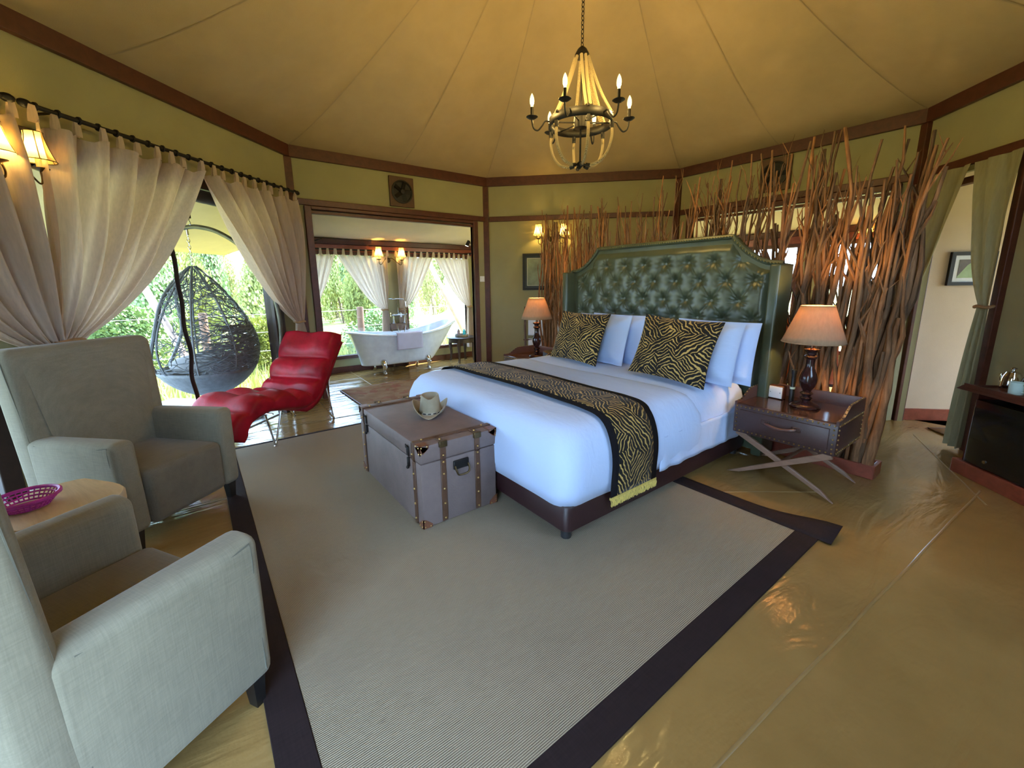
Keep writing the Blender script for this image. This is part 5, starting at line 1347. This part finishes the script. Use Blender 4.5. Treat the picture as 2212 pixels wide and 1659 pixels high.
def bottle(loc, col, label):
    T = thing('pump_bottle', label, 'bottle', loc, radians(30), 'pump bottles')
    MB().lathe([(0.02, 0), (0.029, 0.003), (0.029, 0.10), (0.022, 0.118), (0.012, 0.124), (0.012, 0.135)], 16).build('flask', col, T)
    MB().lathe([(0.014, 0.133), (0.014, 0.150), (0.006, 0.153), (0.005, 0.18)], 12).tube([(0.008, 0, 0.183), (-0.03, 0, 0.183), (-0.042, 0, 0.172)], 0.006, 6).build('pump', chrome, T)
bottle((-7.29, 4.155, 0.50), M_plain('mauve_soap', (0.22, 0.15, 0.20), 0.15), 'dark mauve pump bottle on the tray, left one')
bottle((-7.22, 4.245, 0.50), M_plain('blue_soap', (0.02, 0.38, 0.55), 0.15), 'turquoise blue pump bottle on the tray, right one')

# ------------------------------------------------------------------ nook behind the screen: folding chair
orange = M_plain('orange_canvas', (0.62, 0.13, 0.03), 0.7)
T = thing('deck_chair', 'orange canvas folding chair half hidden behind the stick screen', 'chair', (-1.55, 5.05, 0), radians(25))
for x in (-0.27, 0.27):
    MB().tube([(x, -0.35, 0.02), (x, 0.30, 1.12)], 0.016, 8).build('back_pole', red_wood, T); MB().tube([(x * 0.9, 0.40, 0.02), (x * 0.9, -0.30, 0.50)], 0.016, 8).build('front_pole', red_wood, T)
for y, z in ((0.30, 1.12), (-0.30, 0.50)): MB().tube([(-0.28, y, z), (0.28, y, z)], 0.014, 8).build('cross_pole', red_wood, T)
MB().grid(lambda u, v: (lerp(-0.25, 0.25, u), lerp(-0.30, 0.30, v) + 0.10 * sin(pi * v), lerp(0.50, 1.12, v) - 0.20 * sin(pi * v)), 4, 16).build('sling', orange, T, solid=0.006)

# ------------------------------------------------------------------ hanging egg chair on the veranda
rattan = M_noise('grey_rattan', (0.11, 0.12, 0.135), 0.3, 18, 0.6, 0.4, 60)
EG = Vector((-5.90, 0.055, 0.0))
egg = thing('hanging_egg_chair', 'grey wicker egg chair hanging on the veranda', 'hanging chair', EG, radians(10))
ZB_, ZT_ = 0.285, 1.745
def egg_r(k):      # k 0 bottom .. 1 top
    return 0.60 * (sin(pi * min(1, (k * 1.0) ** 0.80)) ** 0.72) * (1 - 0.30 * k) * 1.12 if k < 0.999 else 0.0
def egg_p(a_, k, d=0.0):
    r_ = egg_r(k) + d; return Vector((r_ * cos(a_), r_ * 0.88 * sin(a_), lerp(ZB_, ZT_, k)))
# the opening faces the room, to the left of the camera: azimuth window without weave
OPEN = radians(-118); HALF = radians(50)
def in_open(a_, k):
    d = (a_ - OPEN + pi) % (2 * pi) - pi; lim = HALF * (1 - ((k - 0.52) / 0.42) ** 2) if abs(k - 0.52) < 0.42 else 0
    return abs(d) < lim
re = random.Random(5)
wv = MB()
for i in range(560):
    a_ = re.uniform(0, 2 * pi); k = re.uniform(0.22, 0.93); da = re.uniform(-0.9, 0.9); dk = re.uniform(-0.12, 0.12)
    pts = []
    for j in range(6):
        q = j / 5; aa = a_ + da * q + 0.12 * nz(i, q * 3); kk = min(0.98, max(0.1, k + dk * q + 0.03 * nz(i * 1.7, q * 4)))
        if in_open(aa, kk): break
        pts.append(egg_p(aa, kk, re.uniform(-0.004, 0.004)))
    if len(pts) > 2: wv.tube(pts, 0.0048, 4, caps=False)
stuff(wv.build('wicker_weave', rattan, egg))
# closed lower bowl
bw = MB().grid(lambda u, v: egg_p(2 * pi * u, lerp(0.0, 0.22, v)) + Vector((0.006 * nz(u * 60, v * 20), 0, 0)), 48, 10, True)
bw.build('bowl', rattan, egg, solid=0.02)
# densely woven flank on the right side
dn = MB()
for i in range(700):
    a_ = re.uniform(radians(-8), radians(105)); q0 = (a_ - radians(-8)) / radians(113); k = re.uniform(0.2, 0.26 + 0.33 * sin(pi * min(1, q0 * 1.05)) ** 0.8); da = re.uniform(-0.5, 0.5); dk = re.uniform(-0.05, 0.05)
    dn.tube([egg_p(a_ + da * t_ / 4, min(0.62, max(0.15, k + dk * t_ / 4)), re.uniform(-0.012, 0.008)) for t_ in range(5)], 0.0075, 4, caps=False)
stuff(dn.build('dense_weave', rattan, egg))
for k in range(9):
    a_ = 2 * pi * k / 9 + 0.3; pts = []
    for j in range(21):
        kk = lerp(0.05, 0.99, j / 20)
        if in_open(a_, kk):
            if len(pts) > 2: MB().tube(pts, 0.011, 6).build('rib', rattan, egg)
            pts = []; continue
        pts.append(egg_p(a_, kk))
    if len(pts) > 2: MB().tube(pts, 0.011, 6).build('rib', rattan, egg)
rim = []
for sgn in (1, -1):
    seg = [(OPEN + sgn * HALF * max(0, 1 - ((k - 0.52) / 0.42) ** 2), k) for k in [lerp(0.10, 0.94, j / 20) for j in range(21)]]
    rim += [egg_p(*q) for q in (seg if sgn > 0 else reversed(seg))]
MB().tube(rim, 0.02, 8, closed=True).build('opening_rim', rattan, egg)
MB().ball((0.05, 0.0, 0.66), 0.40, 20, 10, (1, 0.9, 0.28)).build('seat_cushion', M_noise('grey_cushion', (0.20, 0.20, 0.21), 0.1, 10, 0.9), egg)
ck = None
for i in range(9):
    if ck is None: ck = q = MB().tube([(0.012 * cos(a_), 0, 0.021 * sin(a_)) for a_ in [2 * pi * j / 10 for j in range(10)]], 0.0038, 5, closed=True).build('chain_link', chrome, egg)
    else: q = piece(ck, egg)
    q.location = (0, 0, 1.765 + i * 0.034); q.rotation_euler = (0, 0, (pi / 2) * (i % 2))
MB().tube([(0, 0, 2.06), (0, 0, 2.115)], 0.014, 10).build('spring', chrome, egg)
RT = Vector((cos(YAW), -sin(YAW), 0)); BK = Vector((sin(YAW), cos(YAW), 0))
STD = thing('egg_chair_stand', 'curved bronze steel stand carrying the hanging egg chair', 'stand', EG)
P = lambda r_, b_, z: RT * r_ + BK * b_ + Vector((0, 0, z))
MB().tube(spline([P(-0.01, 0, 2.14), P(0.12, 0, 2.145), P(0.32, 0.02, 2.09), P(0.55, 0.04, 1.92), P(0.76, 0.05, 1.60), P(0.85, 0.06, 1.20), P(0.82, 0.06, 0.75), P(0.70, 0.05, 0.35), P(0.52, 0.04, 0.04)], 6), 0.024, 10).build('pole', M_noise('stand_bronze', (0.10, 0.095, 0.07), 0.2, 12, 0.4, metal=0.6), STD)
MB().tube([P(0.05 + 0.48 * cos(2 * pi * i / 30), 0.48 * sin(2 * pi * i / 30), 0.022) for i in range(30)], 0.02, 8, closed=True).build('base_ring', bpy.data.materials['stand_bronze'], STD)
MB().tube([P(-0.01, 0, 2.14), P(-0.03, 0, 2.14)], 0.028, 10).build('end_cap', bpy.data.materials['stand_bronze'], STD)

# ------------------------------------------------------------------ outside
t = MT('dry_grass_ground'); v = t.coord('Object')
t.base(t.ramp(t.noise(v, 0.8, 5), [(0.3, (0.16, 0.19, 0.06)), (0.6, (0.27, 0.26, 0.10)), (0.8, (0.36, 0.31, 0.16))])); t.set(rough=0.95, spec=0.1); t.bump(t.noise(v, 8, 4), 0.6, 0.1)
def gz(x, y):
    r_ = sqrt((x + 2.5) ** 2 + (y - 2.7) ** 2); return -0.32 + 0.02 * max(0, r_ - 6) + 0.10 * nz(x * 0.3, y * 0.3)
g = MB().grid(lambda u, v: (lerp(-60, 40, u), lerp(-45, 55, v), gz(lerp(-60, 40, u), lerp(-45, 55, v))), 90, 90).build('ground', t.m); struct(g)
leaf_a = M_noise('leaf_yellow_green', (0.33, 0.36, 0.125), 0.45, 1.3, 0.7, 0, spec=0.2)
leaf_b = M_noise('leaf_green', (0.22, 0.31, 0.13), 0.45, 1.3, 0.7, 0, spec=0.2)
twig_m = M_noise('shrub_stem', (0.16, 0.12, 0.08), 0.3, 8, 0.9)
def bush_mesh(seed, n, leaf):
    rr = random.Random(seed); mb = MB(); cl_ = []
    for i in range(16):
        a_ = rr.uniform(0, 2 * pi); h = rr.uniform(0.25, 1.0); r_ = 0.62 * sqrt(max(0.05, 1 - (h - 0.35) ** 2 / 0.5)) * rr.uniform(0.3, 1)
        cl_.append((r_ * cos(a_), r_ * sin(a_), h, rr.uniform(0.20, 0.38)))
    for i in range(n):
        cx_, cy_, cz, cr = rr.choice(cl_); d = Vector((rr.gauss(0, 1), rr.gauss(0, 1), rr.gauss(0, 1))).normalized() * cr * rr.uniform(0.6, 1.05)
        p = Vector((cx_, cy_, max(0.02, cz))) + d
        if p.z < 0.01: p.z = rr.uniform(0.01, 0.1)
        a_ = Vector((rr.gauss(0, 1), rr.gauss(0, 1), rr.gauss(0, 0.6))).normalized() * leaf * rr.uniform(0.6, 1.3); b_ = a_.orthogonal().normalized() * leaf * 0.5
        mb.add([p - a_ * 0.5, p + b_, p + a_ * 0.5, p - b_], [(0, 1, 2, 3)])
    st = MB()
    for cx_, cy_, cz, cr in cl_[:9]: st.tube([(0.03 * rr.uniform(-1, 1), 0.03 * rr.uniform(-1, 1), -0.05), (cx_ * 0.4, cy_ * 0.4, cz * 0.5), (cx_, cy_, cz)], [0.018, 0.012, 0.004], 4)
    return mb, st
BM = []
for sd, mt_ in ((1, leaf_a), (2, leaf_b), (3, leaf_a), (4, leaf_b)):
    f_, s_ = bush_mesh(sd, 11000, 0.050); BM.append((f_, s_, mt_))
BO = []
def bush(kind, loc, sc, rot, label, group):
    T = thing('bush', label, 'bush', loc, rot, group); T.scale = (sc[0], sc[0], sc[1])
    if len(BO) <= kind or BO[kind] is None:
        while len(BO) <= kind: BO.append(None)
        f_, s_, mt_ = BM[kind]; BO[kind] = (f_.build('foliage', mt_, T, smooth=False), s_.build('stems', twig_m, T))
    else:
        for q in BO[kind]: piece(q, T)
rb = random.Random(11)
# thicket seen from the veranda door (directions around -x) and from the bath windows, planted in loose rows
for row, (d, lo, hi) in enumerate(((10.6, 0.7, 1.15), (12.9, 2.1, 2.5), (15.2, 2.7, 3.2), (17.6, 3.0, 3.6), (20.2, 3.3, 4.0), (22.8, 3.6, 4.4))):
    step = math.degrees(2.42 / d); az = -19 + (step / 2 if row % 2 else 0)
    while az < 36:
        a_ = az + rb.uniform(-0.04, 0.04) * step; az += step
        x = -d * cos(radians(a_)); y = d * sin(radians(a_)); z = gz(x, y)
        if -17.8 < x < -11.0 and y > 4.9: continue
        if x > -9.9: continue
        h = (rb.uniform(lo, hi) - z) / 1.12; rw = ('low', 'middling', 'tall', 'tall', 'tall', 'tall')[row]
        where, grp = ('beyond the veranda', 'bushes beyond the veranda') if a_ < 9 else ('outside the bath windows', 'bushes outside the bath windows')
        lab = '%s leafy bush in the %s row of the thicket %s' % (rw, ('front', 'second', 'third', 'fourth', 'fifth', 'rearmost')[row], where)
        bush(rb.choice((0, 2, 0, 1)) if a_ < 9 else rb.choice((1, 3, 0)), (x, y, z), (rb.uniform(1.08, 1.18), h), rb.uniform(0, 6), lab, grp)
# grass in front of the bushes
gr = MB(); rg = random.Random(8)
for i in range(9000):
    az = rg.uniform(-20, 40); d = rg.uniform(8.4, 13.5); x = -d * cos(radians(az)); y = d * sin(radians(az))
    if x > -8.3: continue
    z = gz(x, y); h = rg.uniform(0.12, 0.42); a_ = rg.uniform(0, pi)
    dx, dy = 0.02 * cos(a_), 0.02 * sin(a_); lx, ly = rg.uniform(-0.12, 0.12), rg.uniform(-0.12, 0.12)
    gr.add([(x - dx, y - dy, z), (x + dx, y + dy, z), (x + lx, y + ly, z + h)], [(0, 1, 2)])
o = gr.build('tall_grass', M_noise('grass_blade', (0.30, 0.34, 0.11), 0.4, 1, 0.8, 0), smooth=False); stuff(o); tag(o, 'long yellow-green grass between the deck and the bushes', 'grass')
o = MB().grid(lambda u, v: (lerp(-17, -11.5, u), lerp(5.6, 13, v), gz(lerp(-17, -11.5, u), lerp(5.6, 13, v)) - 0.1 + 1.5 * sstep(0.05, 0.6, v) * sin(pi * u) ** 0.7 + 0.05 * nz(u * 12, v * 12)), 24, 30).build('earth_bank', M_noise('bank_scrub', (0.17, 0.19, 0.11), 0.4, 3, 0.95, 0.8, 9, bdist=0.05)); tag(o, 'grey scrubby slope outside the right bath window', 'bank')
post_m = M_wood('fence_post_wood', (0.16, 0.085, 0.06), 0.3, 3, 0.7, (3, 3, 1))
fen = thing('wire_fence', 'low wire fence with brown posts running past the windows', 'fence', (0, 0, 0))
fx = [(-9.3, -3.5), (-9.3, 0.10), (-9.22, 2.84), (-9.3, 5.6), (-9.3, 8.5)]
for x, y in fx:
    MB().tube([(x, y, gz(x, y) - 0.05), (x + 0.01, y + 0.01, 0.55), (x, y + 0.02, 1.06)], [0.075, 0.072, 0.07], 10).build('post', post_m, fen)
for z in (0.30, 0.66, 1.0):
    for i in range(len(fx) - 1): MB().tube([(*fx[i], z), ((fx[i][0] + fx[i + 1][0]) / 2, (fx[i][1] + fx[i + 1][1]) / 2, z - 0.015), (*fx[i + 1], z)], 0.004, 4).build('wire', M_plain('wire_grey', (0.45, 0.45, 0.45), 0.4, 0.6) if z == 0.30 and i == 0 else bpy.data.materials['wire_grey'], fen)
pole_m = M_wood('pale_pole', (0.42, 0.30, 0.27), 0.2, 3, 0.5, (3, 3, 3))
def strut(a_, b_, r_, label):
    a_, b_ = Vector(a_), Vector(b_); d = (b_ - a_).normalized()
    T = thing('tent_strut', label, 'pole', (b_.x, b_.y, b_.z)); MB().tube([a_ - b_, (0, 0, 0)], r_, 12).build('pole', pole_m, T)
    MB().tube([(0, 0, 0.02), (0, 0, -0.05)], r_ * 1.5, 12).build('foot', post_m, T); MB().tube([a_ - b_ - d * 0.02, a_ - b_ + d * 0.06], r_ * 1.2, 10).build('collar', post_m, T)
strut((-8.55, -0.90, 2.62), (-7.83, 0.06, -0.28), 0.05, 'pale leaning tent pole behind the egg chair')
strut((-9.0, 4.35, 2.15), (-9.0, 5.60, -0.25), 0.055, 'pale leaning tent pole outside the right bath window')
